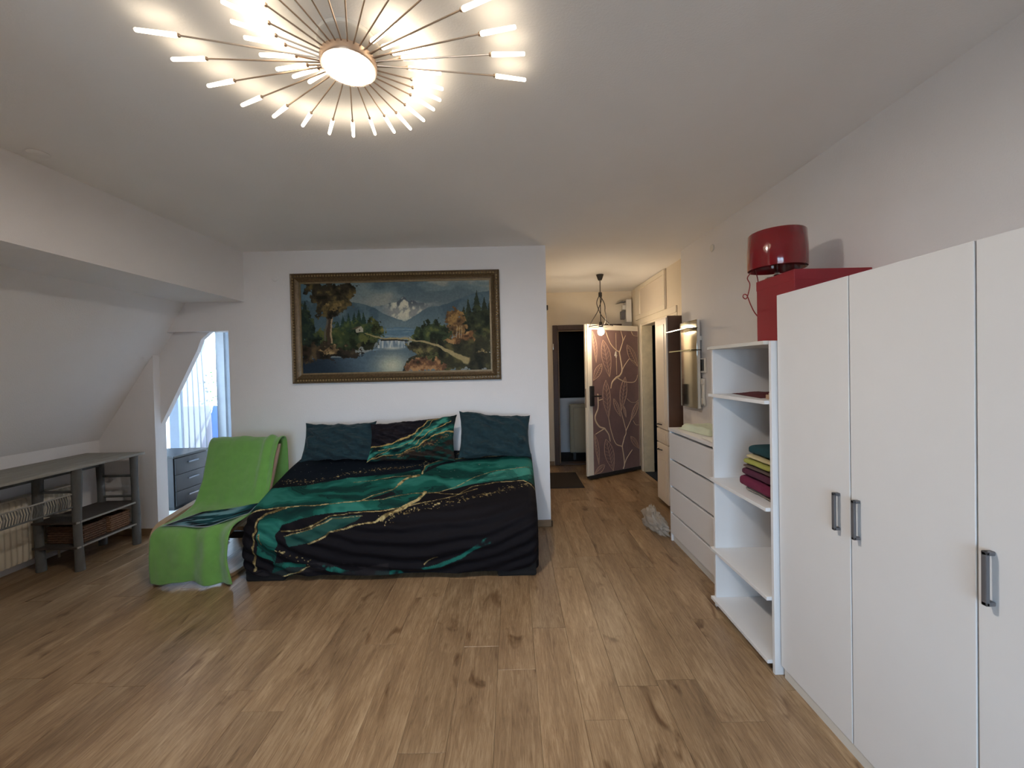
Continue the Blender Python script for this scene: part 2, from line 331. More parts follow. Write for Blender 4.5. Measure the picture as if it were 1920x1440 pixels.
# skirting
struct('baseboard_back', MB().rbox((OR, YB - .016, 0), (.35, YB, .062), .003).rbox((.335, YB - .016, 0), (.351, 3.86, .062), .003), 'oakbase')
struct('baseboard_left', MB().rbox((-3.86, YB - .016, 0), (OL, YB, .062), .003), 'oakbase')
struct('baseboard_hall', MB().rbox((.30, 6.054, 0), (DX0 - .08, 6.07, .062), .003), 'oakbase')
# entrance opening: brown casing
dr = bpy.data.objects.new('door_1', None); COL.objects.link(dr); dr.location = (1.15, 6.1, 0); dr['kind'] = 'structure'; dr['label'] = 'dark brown entrance door casing at the end of the hall'
for nm, lo, hi in (('casing', (DX0 - .075, 6.045, 0), (DX0, 6.2, DT + .075)), ('casing', (DX1, 6.045, 0), (DX1 + .075, 6.2, DT + .075)), ('casing', (DX0, 6.045, DT), (DX1, 6.2, DT + .075)), ('threshold', (DX0, 6.05, 0), (DX1, 6.2, .025))):
    obj(nm, B(lo, hi, .006), 'brownwood', dr)
obj('trim_strip', MB().rbox((DX0, 6.08, .025), (DX0 + .02, 6.1, DT - .02), .003).rbox((DX0, 6.08, DT - .02), (DX1, 6.1, DT), .003), 'oakbase', dr)
obj('hinge', MB().lathe([(.001, -.05), (.012, -.045), (.016, 0), (.012, .045), (.001, .05)], (DX0 - .07, 6.04, 1.80), 12), 'chrome', dr, smooth=True)
# side-room doorway: lining with marbled far jamb
d2 = bpy.data.objects.new('door_2', None); COL.objects.link(d2); d2.location = (1.9, 5.0, 0); d2['kind'] = 'structure'; d2['label'] = 'cream door lining beside the tall cabinet in the hall'
obj('jamb', B((1.822, 5.575, 0), (1.965, 5.62, 2.04), .003), 'marble', d2)
obj('jamb', B((1.822, 4.40, 0), (1.965, 4.44, 2.04), .003), 'doorwhite', d2)
obj('head', B((1.822, 4.40, 2.04), (1.965, 5.62, 2.085), .003), 'doorwhite', d2)
obj('architrave', MB().rbox((1.812, 5.61, 0), (1.83, 5.68, 2.14), .003), 'doorwhite', d2)
obj('architrave', MB().rbox((1.812, 4.40, 2.065), (1.83, 5.61, 2.14), .003), 'doorwhite', d2)
# panel over the doorway
tp = thing('transom_panel', 'cream framed panel above the hall side doorway reaching the ceiling', 'panel', (1.82, 5.2, 2.14))
obj('panel', B((1.818, 4.76, 2.20), (1.829, 5.74, 2.56)), 'cab', tp)
obj('rail', B((1.802, 4.70, 2.14), (1.829, 5.80, 2.205), .004), 'doorwhite', tp); obj('rail', B((1.802, 4.70, 2.555), (1.829, 5.80, 2.612), .004), 'doorwhite', tp)
obj('stile', B((1.802, 4.70, 2.205), (1.829, 4.765, 2.555), .004), 'doorwhite', tp); obj('stile', B((1.802, 5.62, 2.205), (1.829, 5.80, 2.555), .004), 'doorwhite', tp)
# sun room behind the doorway
struct('floor_sunroom', MB().box((-5.2, 3.85, -.08), (-1.9, 5.25, -.002)), 'terrace')
struct('ceiling_sunroom', MB().box((-5.2, 3.85, 2.25), (-1.9, 5.35, 2.35)), 'wall')
struct('wall_sunroom_left', MB().box((-5.2, 3.85, -.08), (-5.08, 5.35, 2.25)), 'wall')
struct('wall_sunroom_right', MB().box((-2.05, 3.85, -.08), (-1.9, 5.35, 2.25)), 'wall')
def win(name, label, parts, panes, m='upvc'):
    lo = np.min([p[1] for p in parts], 0); hi = np.max([p[2] for p in parts], 0)
    e = bpy.data.objects.new(name, None); COL.objects.link(e); e.location = ((lo[0] + hi[0]) / 2, (lo[1] + hi[1]) / 2, lo[2]); e['kind'] = 'structure'; e['label'] = label
    for n, a, b, *mm in parts: obj(n, B(a, b, .004), mm[0] if mm else m, e)
    for a, b in panes: obj('pane', B(a, b), 'glass', e)
win('window_1', 'glazed balcony front of the sun room', [
    ('frame', (-5.08, 5.24, 0), (-3.28, 5.31, .07)), ('frame', (-5.08, 5.24, 2.1), (-3.28, 5.31, 2.25)),
    ('post', (-4.50, 5.23, .07), (-4.38, 5.31, 2.1), 'greyframe'), ('post', (-3.87, 5.23, .07), (-3.755, 5.31, 2.1)), ('post', (-3.735, 5.24, .07), (-3.69, 5.31, 2.1), 'greyframe'),
    ('post', (-3.36, 5.24, .07), (-3.28, 5.31, 2.1)), ('post', (-5.08, 5.24, .07), (-5.0, 5.31, 2.1)), ('rail', (-3.69, 5.245, 1.93), (-3.36, 5.305, 2.0))],
    [((-5.0, 5.27, .07), (-4.5, 5.276, 2.1)), ((-3.69, 5.27, .07), (-3.36, 5.276, 1.93))])
win('window_2', 'white framed window in the wall behind the viewer', [
    ('frame', (-1.1, -1.96, .30), (.7, -1.89, .37)), ('frame', (-1.1, -1.96, 1.93), (.7, -1.89, 2.0)), ('frame', (-1.1, -1.96, .37), (-1.03, -1.89, 1.93)), ('frame', (.63, -1.96, .37), (.7, -1.89, 1.93)), ('mullion', (-.24, -1.96, .37), (-.16, -1.89, 1.93))],
    [((-1.03, -1.93, .37), (-.24, -1.924, 1.93)), ((-.16, -1.93, .37), (.63, -1.924, 1.93))])
struct('wall_sunroom_back', MB().box((-3.28, 5.25, -.08), (-1.9, 5.34, 2.25)), 'wall')
struct('ground', MB().box((-120, -120, -8.2), (120, 120, -8)), 'garden', 'garden ground far below the attic windows')
struct('terrace', MB().box((-9, 5.35, -.1), (1.5, 7.0, -.03)), 'terrace', 'pale sunlit terrace floor beyond the sun room')
struct('parapet', MB().box((-9, 7.0, -.1), (1.5, 7.14, .95)), 'wall', 'white terrace parapet beyond the sun room')

# ================================================================== RIGHT-HAND FURNITURE
# --- wardrobe
wd = thing('wardrobe', 'tall white three-door wardrobe with grey bar handles at the right', 'wardrobe', (1.47, 1.27, 0))
WY = [1.873, 1.473, 1.071, .669]
obj('carcass', MB().rbox((1.284, WY[3], .047), (1.71, WY[0], 1.792), .003), 'white', wd)
obj('plinth', B((1.252, WY[3] + .005, 0), (1.70, WY[0] - .012, .046)), 'whiteedge', wd)
for i in range(3):
    d = obj('door', B((1.242, WY[i + 1] + .0024, .052), (1.26, WY[i] - .0024, 1.796), .002), 'white', wd)
    y = (1.524, 1.436, 1.034)[i]
    h = MB().rbox((1.216, y - .007, .836), (1.226, y + .007, .98), .003).rbox((1.216, y - .007, .836), (1.2415, y + .007, .848), .003).rbox((1.216, y - .007, .968), (1.2415, y + .007, .98), .003)
    obj('handle', h, 'grey', d)
# --- open shelf unit
su = thing('shelf_unit', 'white open shelf unit between the dresser and the wardrobe', 'shelf unit', (1.46, 2.16, 0))
SY0, SY1 = 1.879, 2.443
obj('side_panel', B((1.218, SY1 - .018, 0), (1.71, SY1, 1.57), .0015), 'white', su)
obj('side_panel', B((1.218, SY0, 0), (1.71, SY0 + .018, 1.585), .0015), 'white', su)
obj('back_panel', B((1.70, SY0 + .018, .04), (1.709, SY1 - .018, 1.57)), 'white', su)
for z in (1.588, 1.303, .79, .362, .058):
    top = z > 1.5
    obj('top_board' if top else 'shelf', B((1.196, SY0 + .021, z - .018), (1.70, SY1 + (.006 if top else -.019), z), .0015), 'whiteedge' if top else 'white', su)
    if not top: obj('shelf_lip', B((1.196, SY1 - .020, z - .018), (1.2175, SY1 + .004, z), .0015), 'white', su)
# --- dresser
ds = thing('dresser', 'white four-drawer dresser standing between hall cabinet and shelf unit', 'dresser', (1.51, 2.91, 0))
DY0, DY1 = 2.47, 3.378
obj('carcass', MB().rbox((1.375, DY0, .06), (1.70, DY1, .93), .002).rbox((1.318, DY0, .02), (1.70, DY0 + .018, .93), .002).rbox((1.318, DY1 - .018, .02), (1.70, DY1, .93), .002), 'white', ds)
obj('top', B((1.312, DY0 - .002, .932), (1.705, DY1 + .002, .957), .003), 'whitegloss', ds)
obj('plinth', B((1.335, DY0 + .02, 0), (1.69, DY1 - .02, .058)), 'whiteedge', ds)
obj('foot', B((1.32, DY1 - .016, 0), (1.37, DY1, .02)), 'white', ds); obj('foot', B((1.32, DY0, 0), (1.37, DY0 + .016, .02)), 'white', ds)
zz = [.915, .698, .470, .248, .062]
for i in range(4):
    z1, z0 = zz[i] - (.0 if i == 0 else .012), zz[i + 1] + .004
    obj('drawer', B((1.316, DY0 + .02, z0), (1.334, DY1 - .02, z1), .0025), 'whitegloss', ds)
# things on the dresser
def cloth_patch(name, label, cat, m, cx, cy, z, w, d, h, seed, rot=0, n=26):
    g = np.linspace(-1, 1, n); U, V = np.meshgrid(g, g, indexing='ij'); r = np.maximum(abs(U), abs(V))
    hh = h * (.35 + .65 * fbm(U * 2 + seed, V * 2, seed, 3)) * (1 - sst(.75, 1, r)) + .002
    ex = 1 + .12 * (fbm(U * 1.5, V * 1.5, seed + 3) - .5); X = U * w / 2 * ex; Y = V * d / 2 * ex; c, s = math.cos(rot), math.sin(rot)
    m_ = MB().grid(np.stack([cx + X * c - Y * s, cy + X * s + Y * c, z + hh], -1)); m_.grid(np.stack([cx + X * c - Y * s, cy + X * s + Y * c, z + .0005 + 0 * hh], -1))
    return tag(obj(name, m_, m, smooth='all'), label, cat)
cloth_patch('folded_cloth', 'pale green cloth lying loosely on the white dresser top', 'cloth', 'palegreen', 1.52, 3.12, .957, .26, .42, .06, 4, .15)
cloth_patch('paper_sheet', 'white paper and wrapping spread on the dresser beside green cloth', 'paper', 'paper', 1.42, 2.72, .957, .17, .30, .012, 9, -.1)
tag(obj('bag_bundle', MB().lathe([(.01, 0), (.05, .004), (.062, .03), (.05, .055), (.02, .06)], (1.58, 2.72, .957), 18), 'palegreen', smooth=True), 'crumpled pale green bundle at the shelf end of dresser', 'bundle')
tag(obj('black_case', MB().rbox((1.615, 2.50, .957), (1.64, 2.62, 1.21), .005), 'black'), 'upright black case standing on dresser against the shelf unit', 'case')
# things on the shelves
mr = MB(); 
for a, zz_ in ((0, 0), (.3, .006)): mr.add([], [])
g = np.linspace(-1, 1, 24); U, V = np.meshgrid(g, g, indexing='ij'); rr = np.hypot(U, V * 1.0)
hh = .016 * (1 - sst(.3, 1.15, np.maximum(abs(U), abs(V)))) * (.6 + .8 * fbm(U * 2, V * 2, 5))
mr = MB().grid(np.stack([1.42 + U * .13 * (1 - .25 * V), 2.22 + V * .15 * (1 - .3 * U), 1.3035 + hh], -1)).grid(np.stack([1.42 + U * .13 * (1 - .25 * V), 2.22 + V * .15 * (1 - .3 * U), 1.3035 + 0 * hh], -1))
tag(obj('flat_pouch', mr, 'maroon', smooth='all'), 'flat maroon pouch on the second shelf from the top', 'pouch')
tag(obj('small_box', MB().rbox((1.26, 1.93, 1.3035), (1.34, 1.99, 1.325), .002).rbox((1.27, 1.935, 1.325), (1.33, 1.985, 1.333), .002), 'tan'), 'small tan card box at wardrobe end of upper shelf', 'box')
def towel(name, label, m, z, t, x0, x1, y0, y1, seed):
    n = 28; P = []
    # folded towel: rounded slab with a fold bulge towards the front
    for j in range(n + 1):
        y = y0 + (y1 - y0) * j / n; ring = []
        for k in range(40):
            a = 2 * math.pi * k / 40; cx, sx = math.cos(a), math.sin(a)
            px = (abs(cx) ** .35) * (1 if cx >= 0 else -1); pz = (abs(sx) ** .6) * (1 if sx >= 0 else -1)
            e = 1 - .5 * max(0, abs(j / n - .5) - .46) / .04 * .3
            wob = .010 * (float(fbm(k * .2 + seed, j * .2, seed)) - .5)
            ring.append((x0 + (x1 - x0) * (.5 + .5 * px * e) + wob, y + wob, z + t * (.5 + .5 * pz * (e if abs(j / n - .5) > .44 else 1)) + (wob * .35 if pz > 0 else 0)))
        P.append(ring)
    m_ = MB(); b = 0; m_.v = [p for r_ in P for p in r_]
    for j in range(n):
        for k in range(40): m_.f.append((j * 40 + k, j * 40 + (k + 1) % 40, (j + 1) * 40 + (k + 1) % 40, (j + 1) * 40 + k))
    m_.f.append(tuple(range(40))); m_.f.append(tuple(n * 40 + k for k in range(40)))
    return tag(obj(name, m_, m, smooth=50), label, 'towel', 'folded towels stacked on the shelf')
z = .792
for lab, m, t, dx, y1 in (('beige folded cloth lowest in the towel stack on the shelf', 't_grey', .022, .03, 2.19), ('magenta folded towel near the bottom of the shelf stack', 't_mag', .062, .0, 2.20), ('dark plum folded towel above magenta one on the shelf', 't_plum', .042, .005, 2.185),
                          ('grey-brown folded towel in the middle of the shelf stack', 't_brown', .018, .01, 2.18), ('lime green folded towel in the shelf stack', 't_lime', .032, .012, 2.18), ('cream folded towel under teal one on the shelf', 't_cream', .022, .02, 2.165), ('dark teal folded towel on top of the shelf stack', 't_teal', .05, .03, 2.16)):
    towel('folded_towel', lab, m, z, t, 1.235 + dx, 1.56 + dx * .5, 1.905, y1, int(z * 100)); z += t + .001
# --- red box and red lamp on top
rb = thing('storage_box', 'red cardboard storage box standing on the shelf unit beside the wardrobe', 'box', (1.52, 2.04, 1.5885))
obj('body', MB().rbox((1.345, 1.897, 1.5885), (1.712, 2.19, 1.885), .003), 'red', rb)
obj('lid', MB().rbox((1.3435, 1.8955, 1.872), (1.7135, 2.1915, 1.924), .003), 'redlid', rb)
rl = thing('table_lamp', 'glossy red drum-shade table lamp with red cord on red box', 'lamp', (1.405, 2.11, 1.9245))
obj('base', MB().lathe([(.055, 0), (.055, .006), (.03, .012), (.014, .02), (.012, .03)], (1.405, 2.11, 1.9245), 32), 'chrome', rl, smooth=True)
obj('stem', MB().tube([(1.405, 2.11, 1.945), (1.405, 2.11, 2.10)], .014, 20), 'chrome', rl, smooth=True)
sh = MB().lathe([(.134, 0), (.136, .006), (.136, .10), (.131, .183), (.127, .188), (.124, .183), (.130, .10), (.130, .006)], (1.405, 2.11, 1.974), 56, cap=False)
n_ = 56
for k in range(n_): sh.f.append((7 * n_ + k, 7 * n_ + (k + 1) % n_, (k + 1) % n_, k))
obj('lamp_shade', sh, 'redgloss', rl, smooth=True)
obj('shade_ring', MB().lathe([(.012, .0), (.129, .0), (.129, .003), (.012, .003)], (1.405, 2.11, 2.085), 40), 'whiteplastic', rl, smooth=True)
cp = cat_rom([(1.30, 2.16, 1.972), (1.302, 2.20, 1.95), (1.318, 2.205, 1.915), (1.308, 2.207, 1.86), (1.298, 2.21, 1.838), (1.284, 2.212, 1.848), (1.287, 2.21, 1.862), (1.302, 2.207, 1.856), (1.322, 2.204, 1.80), (1.345, 2.203, 1.755), (1.39, 2.203, 1.70), (1.45, 2.203, 1.60)], 8)
obj('cord', MB().tube(cp, .0028, 8), 'redcord', rl, smooth=True)
obj('cord', MB().tube(cat_rom([(1.34, 2.19, 1.99), (1.36, 2.202, 1.94), (1.365, 2.205, 1.88), (1.37, 2.205, 1.80)], 6), .0028, 8), 'redcord', rl, smooth=True)
# --- wall plate
tag(obj('wall_plate', MB().lathe([(.001, 0), (.03, 0), (.032, .004), (.028, .009), (.001, .010)], (0, 0, 0), 28), 'whiteplastic', smooth=True), 'small round white wall plate high on right wall', 'wall plate')
o = bpy.data.objects['wall_plate']; o.rotation_euler = (0, R(-90), 0); o.location = (1.7145, 3.39, 2.463)
# --- wall mirror with two glass shelves
mi = thing('wall_mirror', 'narrow wall mirror with two glass shelves above the dresser', 'mirror', (1.66, 3.75, 1.086))
obj('backing', MB().rbox((1.660, 3.574, 1.088), (1.685, 3.922, 1.886), .002), 'whiteplastic', mi)
obj('mirror_glass', MB().rbox((1.6545, 3.572, 1.086), (1.6595, 3.924, 1.888), .0015), 'mirror', mi)
for z, y0, y1 in ((1.81, 3.55, 4.02), (1.612, 3.485, 3.955)):
    s_ = obj('glass_shelf', MB().rbox((1.562, y0, z - .004), (1.654, y1, z + .004), .001), 'gshelf', mi)
    obj('lit_edge', MB().rbox((1.556, y0, z - .005), (1.562, y1, z + .005), .001), 'gedge', s_)
obj('bracket', B((1.686, 3.60, 1.70), (1.714, 3.90, 1.74), .003), 'whiteplastic', mi)
# --- intercom
ic = thing('intercom_monitor', 'small dark-screened intercom monitor on the wall behind the mirror', 'intercom', (1.70, 3.57, 1.41))
obj('housing', B((1.692, 3.515, 1.41), (1.7145, 3.635, 1.54), .004), 'whiteplastic', ic); obj('screen', B((1.6905, 3.525, 1.425), (1.6922, 3.625, 1.528), .0006), 'screen', ic)
ih = thing('intercom_handset', 'white intercom handset on the wall beneath the dark monitor', 'intercom', (1.70, 3.58, 1.115))
obj('cradle', B((1.696, 3.535, 1.115), (1.7145, 3.625, 1.36), .006), 'whiteplastic', ih)
obj('receiver', MB().rbox((1.6765, 3.512, 1.13), (1.6955, 3.562, 1.19), .008).rbox((1.6765, 3.512, 1.30), (1.6955, 3.562, 1.355), .008).rbox((1.683, 3.518, 1.18), (1.6955, 3.556, 1.31), .005), 'whiteplastic', ih)
obj('button', B((1.694, 3.58, 1.31), (1.6962, 3.61, 1.335), .001), 'groove', ih)

# ================================================================== HALL
tc_ = thing('tall_cabinet', 'tall narrow cream hall cabinet with brown side panel', 'cabinet', (1.70, 4.22, 0))
CY0, CY1 = 4.075, 4.39
obj('body', B((1.598, CY0 + .018, .03), (1.825, CY1, 1.985), .002), 'cab', tc_)
obj('side_panel', B((1.592, CY0, .0), (1.825, CY0 + .0175, 1.987), .001), 'brown', tc_)
obj('plinth', B((1.62, CY0 + .02, 0), (1.82, CY1, .03)), 'brown', tc_)
for nm, z0, z1, hz in (('upper_door', .815, 1.97, .855), ('lower_door', .04, .65, .585), ('drawer', .66, .805, None)):
    d = obj(nm, B((1.577, CY0 + .003, z0), (1.5975, CY1 - .004, z1), .004), 'cab', tc_)
    if z1 - z0 > .2:
        obj('raised_panel', MB().rbox((1.572, CY0 + .06, z0 + .06), (1.5772, CY1 - .06, z1 - .06 - (.0 if hz > .7 else .10)), .004), 'cab', d)
        hp = cat_rom([(1.575, 4.225, hz), (1.548, 4.235, hz + .006), (1.546, 4.265, hz + .004), (1.550, 4.31, hz - .004), (1.575, 4.325, hz)], 5)
        obj('handle', MB().tube(hp, .006, 8), 'darkiron', d, smooth=True)
    else: obj('raised_panel', MB().rbox((1.572, CY0 + .05, z0 + .035), (1.5772, CY1 - .05, z1 - .035), .004), 'cab', d)
# --- open entrance door with embossed leaves
DL = .94
ed = thing('entrance_door', 'open mauve entrance door embossed with leaves, numbered 4', 'door', (1.800, 5.68, 0.0), R(210))
DH0, DH1 = .018, 2.045
obj('leaf_core', MB().rbox((0, -.055, DH0 + .03), (DL, 0, DH1), .004), 'doorwhite', ed, local=True)
obj('rebate', MB().rbox((DL - .002, -.05, DH0 + .03), (DL + .012, -.022, DH1 - .004), .002), 'doorwhite', ed, local=True)
px0, px1, pz0, pz1 = .015, DL - .075, .062, DH1 - .07
obj('panel', MB().rbox((px0, -.001, pz0), (px1, .006, pz1), .002), 'doorpanel', ed, local=True)
obj('kick_strip', MB().rbox((0, -.05, DH0), (DL, .012, .06), .003), 'black', ed, local=True)
def dpt(zx, zy):
    t = (zy - 88) / (1332 - 88); lx = 85 + 25 * t; rx = 515 + 15 * t; s = (zx - lx) / (rx - lx)
    return (px1 + (px0 - px1) * min(max(s, .004), .996), pz1 + (pz0 - pz1) * min(max(t, .003), .997))
def ribbon(pts, wid, h=.005, y=.0055, n=6, taper=False):
    P = cat_rom(pts, n); m_ = MB(); N = len(P); ring = []
    for i, p in enumerate(P):
        d = np.array(P[min(i + 1, N - 1)]) - np.array(P[max(i - 1, 0)]); d = d / (np.linalg.norm(d) + 1e-9); nn = np.array([-d[1], d[0]])
        w_ = (wid[0] + (wid[1] - wid[0]) * i / (N - 1)) if hasattr(wid, '__len__') else wid
        for a, hh_ in ((-1, 0), (-.6, 1), (.6, 1), (1, 0)):
            q = p + nn * w_ * a * .5; ring.append((min(max(q[0], px0 + .001), px1 - .001), y + h * hh_, min(max(q[1], pz0 + .001), pz1 - .001)))
    m_.v = ring
    for i in range(N - 1):
        for k in range(3): m_.f.append((i * 4 + k, i * 4 + k + 1, i * 4 + 5 + k, i * 4 + 4 + k))
    m_.f += [(0, 1, 2, 3), (N * 4 - 4, N * 4 - 3, N * 4 - 2, N * 4 - 1)]
    return m_
def merge(a, b): a.add(b.v, b.f); return a
def leaf(tip, base, wl, wr):
    T, Bs = np.array(dpt(*tip)), np.array(dpt(*base)); ax = Bs - T; Ln = np.linalg.norm(ax); ax /= Ln; nn = np.array([-ax[1], ax[0]])
    k = (pz1 - pz0) / 1244; m_ = MB()
    o1 = [T + ax * Ln * t + nn * wl * k * math.sin(math.pi * t ** .85) for t in np.linspace(0, 1, 9)]; o2 = [T + ax * Ln * t - nn * wr * k * math.sin(math.pi * t ** .85) for t in np.linspace(0, 1, 9)]
    for q in (o1, o2): merge(m_, ribbon(q, .0085, .005, n=3))
    merge(m_, ribbon([T + ax * Ln * .06, T + ax * Ln * .5, T + ax * Ln], .006, .004, n=3))
    for t in np.linspace(.2, .85, 7):
        for sgn, w_ in ((1, wl), (-1, wr)):
            t2 = t - .1; merge(m_, ribbon([T + ax * Ln * t, T + ax * Ln * t2 + nn * sgn * w_ * k * math.sin(math.pi * t2 ** .85) * .85], .004, .003, n=2))
    obj('embossed_leaf', m_, 'doorline', ed, local=True)
for a in (((185, 175), (245, 500), 48, 55), ((210, 525), (235, 860), 48, 38), ((390, 505), (350, 810), 40, 42), ((90, 100), (125, 372), 10, 30), ((175, 382), (100, 525), 34, 34), ((410, 215), (512, 412), 42, 38),
          ((282, 692), (345, 855), 26, 22), ((375, 765), (398, 868), 14, 12), ((515, 738), (440, 905), 22, 26), ((210, 1040), (278, 1332), 50, 52), ((112, 985), (150, 1252), 14, 26), ((200, 1262), (112, 1325), 26, 30), ((440, 1045), (522, 1170), 24, 26)): leaf(*a)
for pts, w_ in (([(205, 90), (250, 200), (300, 258), (335, 277)], (.006, .02)), ([(335, 277), (345, 330), (362, 440), (340, 490), (310, 505)], (.02, .03)), ([(310, 505), (270, 545), (255, 600)], (.03, .012)), ([(350, 90), (370, 170), (352, 240), (338, 280)], (.007, .018)), ([(395, 130), (370, 185)], (.005, .01)),
                ([(430, 340), (385, 400), (362, 445)], (.008, .014)), ([(430, 340), (480, 368), (512, 410)], (.006, .005)), ([(310, 505), (350, 530), (400, 550), (470, 555), (500, 530), (512, 490)], (.02, .006)), ([(140, 640), (142, 760), (116, 845), (150, 920), (200, 945)], (.022, .022)), ([(200, 945), (235, 1000), (250, 1065)], (.022, .014)), ([(120, 985), (200, 945)], (.012, .018)),
                ([(140, 700), (182, 688)], (.014, .01)), ([(235, 860), (258, 975), (300, 1090), (360, 1125)], (.007, .016)), ([(360, 1125), (380, 1050), (395, 990), (350, 812)], (.018, .006)), ([(395, 990), (440, 905)], (.014, .006)), ([(360, 1125), (375, 1220), (380, 1290), (370, 1330)], (.016, .02)), ([(455, 1170), (405, 1235), (380, 1290)], (.008, .016)),
                ([(405, 700), (445, 735), (490, 740), (516, 722)], (.006, .005)), ([(465, 905), (490, 945), (528, 952)], (.006, .005)), ([(302, 110), (306, 280), (310, 480)], (.0025, .0025)), ([(450, 90), (470, 125), (512, 135)], (.006, .005))):
    obj('embossed_branch', ribbon([np.array(dpt(*p)) for p in pts], w_), 'branch', ed, local=True)
cx4, cz4 = dpt(303, 302)
four = MB()
for poly in ([(.004, -.042), (-.008, -.042), (-.008, .042), (.004, .042)], [(.024, -.010), (-.018, -.010), (-.018, -.020), (.024, -.020)], [(.004, .042), (-.008, .042), (.014, -.010), (.024, -.010)]):
    four.prism([(cx4 + p[0], cz4 + p[1]) for p in poly], 1, .006, .0125)
obj('number_four', four, 'doorwhite', ed, local=True)
hp = obj('lock_plate', MB().rbox((DL - .085, .0, .97), (DL - .022, .03, 1.235), .008), 'black', ed, local=True)
obj('lever', MB().tube([(DL - .055, .03, 1.10), (DL - .055, .055, 1.10)], .012, 12).tube([(DL - .055, .05, 1.10), (DL - .18, .05, 1.098)], .0095, 12), 'black', hp, local=True, smooth=True)
obj('lock_edge', MB().rbox((DL - .001, -.04, .95), (DL + .0135, -.024, 1.2), .002), 'brownwood', ed, local=True)
# --- padded panel in the stairwell
pp = thing('padded_panel', 'beige rounded panel leaning in the dark stairwell behind the entrance', 'panel', (1.25, 6.42, 0.0))
obj('panel', MB().rbox((.905, 6.38, .11), (1.62, 6.44, .90), .03, 4), 'beigepanel', pp); obj('rib', MB().tube([(.97, 6.375, .17), (.97, 6.375, .84), (1.56, 6.375, .84), (1.56, 6.375, .17)], .006, 8, closed=True), 'beigepanel', pp, smooth=True)
obj('foot', B((.95, 6.38, 0), (1.0, 6.44, .12), .004), 'black', pp); obj('foot', B((1.5, 6.38, 0), (1.55, 6.44, .12), .004), 'black', pp)
# --- door mat
dm = thing('door_mat', 'dark coir mat on the hall floor by the entrance', 'mat', (.63, 5.25, .001))
obj('pile', MB().rbox((.40, 4.90, .001), (.855, 5.60, .012), .004), 'mat', dm); obj('edging', MB().rbox((.39, 4.89, .0008), (.865, 5.61, .006), .002), 'matedge', dm)
# --- fuse box
fb = thing('fuse_box', 'white fuse box with open flap high in the hall corner', 'fuse box', (1.75, 6.05, 2.14))
obj('housing', B((1.72, 5.96, 2.14), (1.80, 6.069, 2.48), .004), 'whiteplastic', fb); obj('flap', MB().prism([(1.72, 2.44), (1.66, 2.455), (1.58, 2.42), (1.66, 2.435)], 1, 5.95, 6.06), 'grey', fb)
obj('module', B((1.655, 5.99, 2.19), (1.719, 6.069, 2.31), .006), 'grey', fb); obj('module', B((1.675, 5.99, 2.33), (1.719, 6.069, 2.40), .004), 'whiteedge', fb)
tag(obj('wall_hook', MB().rbox((.535, 6.04, 2.36), (.565, 6.069, 2.43), .003).rbox((.545, 6.02, 2.35), (.555, 6.045, 2.375), .003), 'black'), 'small black hook high on the hall end wall', 'hook')
# --- pendant
pn = thing('pendant_lamp', 'black twisted-wire pendant lamp with bare glowing bulb in the hall', 'lamp', (1.11, 4.95, 1.88))
PX, PY = 1.11, 4.95
obj('canopy', MB().lathe([(.006, 2.545), (.022, 2.55), (.03, 2.57), (.042, 2.605), (.046, 2.619)], (PX, PY, 0), 28), 'darkiron', pn, smooth=True)
obj('rod', MB().tube([(PX, PY, 2.02), (PX, PY, 2.555)], .0055, 10), 'darkiron', pn, smooth=True)
obj('collar', MB().lathe([(.02, 2.345), (.022, 2.35), (.022, 2.395), (.02, 2.40)], (PX, PY, 0), 20), 'darkiron', pn, smooth=True)
RG = .145
ringp = [(PX + RG * math.cos(a), PY + RG * math.sin(a), 1.982) for a in np.linspace(0, 2 * math.pi, 48, endpoint=False)]
obj('ring', MB().tube(ringp, .005, 8, closed=True), 'darkiron', pn, smooth=True)
for k in range(3):
    a0 = R(20 + 120 * k); pts = []
    for t in np.linspace(0, 1, 26):
        z = 2.365 - (2.365 - 1.982) * t; r = .012 + (RG - .012) * (t ** 1.7) + .05 * math.sin(math.pi * min(t * 2, 1)) * .5; a = a0 + R(170) * t ** .8; pts.append((PX + r * math.cos(a), PY + r * math.sin(a), z))
    obj('twisted_wire', MB().tube(pts, .005, 8), 'darkiron', pn, smooth=True)
obj('socket', MB().lathe([(.012, 1.965), (.03, 1.968), (.028, 1.985), (.02, 2.01), (.018, 2.035), (.008, 2.04)], (PX, PY, 0), 24), 'darkiron', pn, smooth=True)
obj('bulb', MB().lathe([(.001, 1.872), (.018, 1.876), (.034, 1.89), (.041, 1.912), (.037, 1.935), (.024, 1.953), (.014, 1.966)], (PX, PY, 0), 24), 'bulb', pn, smooth=True)
# --- plastic bag
n = 60; a = np.linspace(0, 2 * np.pi, n); b = np.linspace(0, np.pi, 40); A, Bb = np.meshgrid(a, b, indexing='ij')
nz3 = abs(fbm(np.cos(A) * 2.4 + Bb * 1.1 + 5, np.sin(A) * 2.4 + Bb * 2.2, 2, 4) - .5); rr = .72 + 2.0 * nz3 + .25 * (fbm(np.cos(A) * 6, np.sin(A) * 6 + Bb * 5, 8, 3) - .5); rr[-1] = rr[0]
hgt = np.clip(.07 + .10 * rr * np.cos(Bb), 0, 9); ln = 3.60 + .16 * rr * np.sin(Bb) * np.sin(A)
bx = MB().grid(np.stack([1.30 - .25 * (ln - 3.45) + 0 * ln + .075 * rr * np.sin(Bb) * np.cos(A), ln, .002 + hgt * np.interp(ln, [3.36, 3.5, 3.75], [.35, .9, 1.1])], -1))
tag(obj('plastic_bag', bx, 'bag', smooth='all'), 'crumpled clear plastic bag on the floor beside the dresser', 'bag')

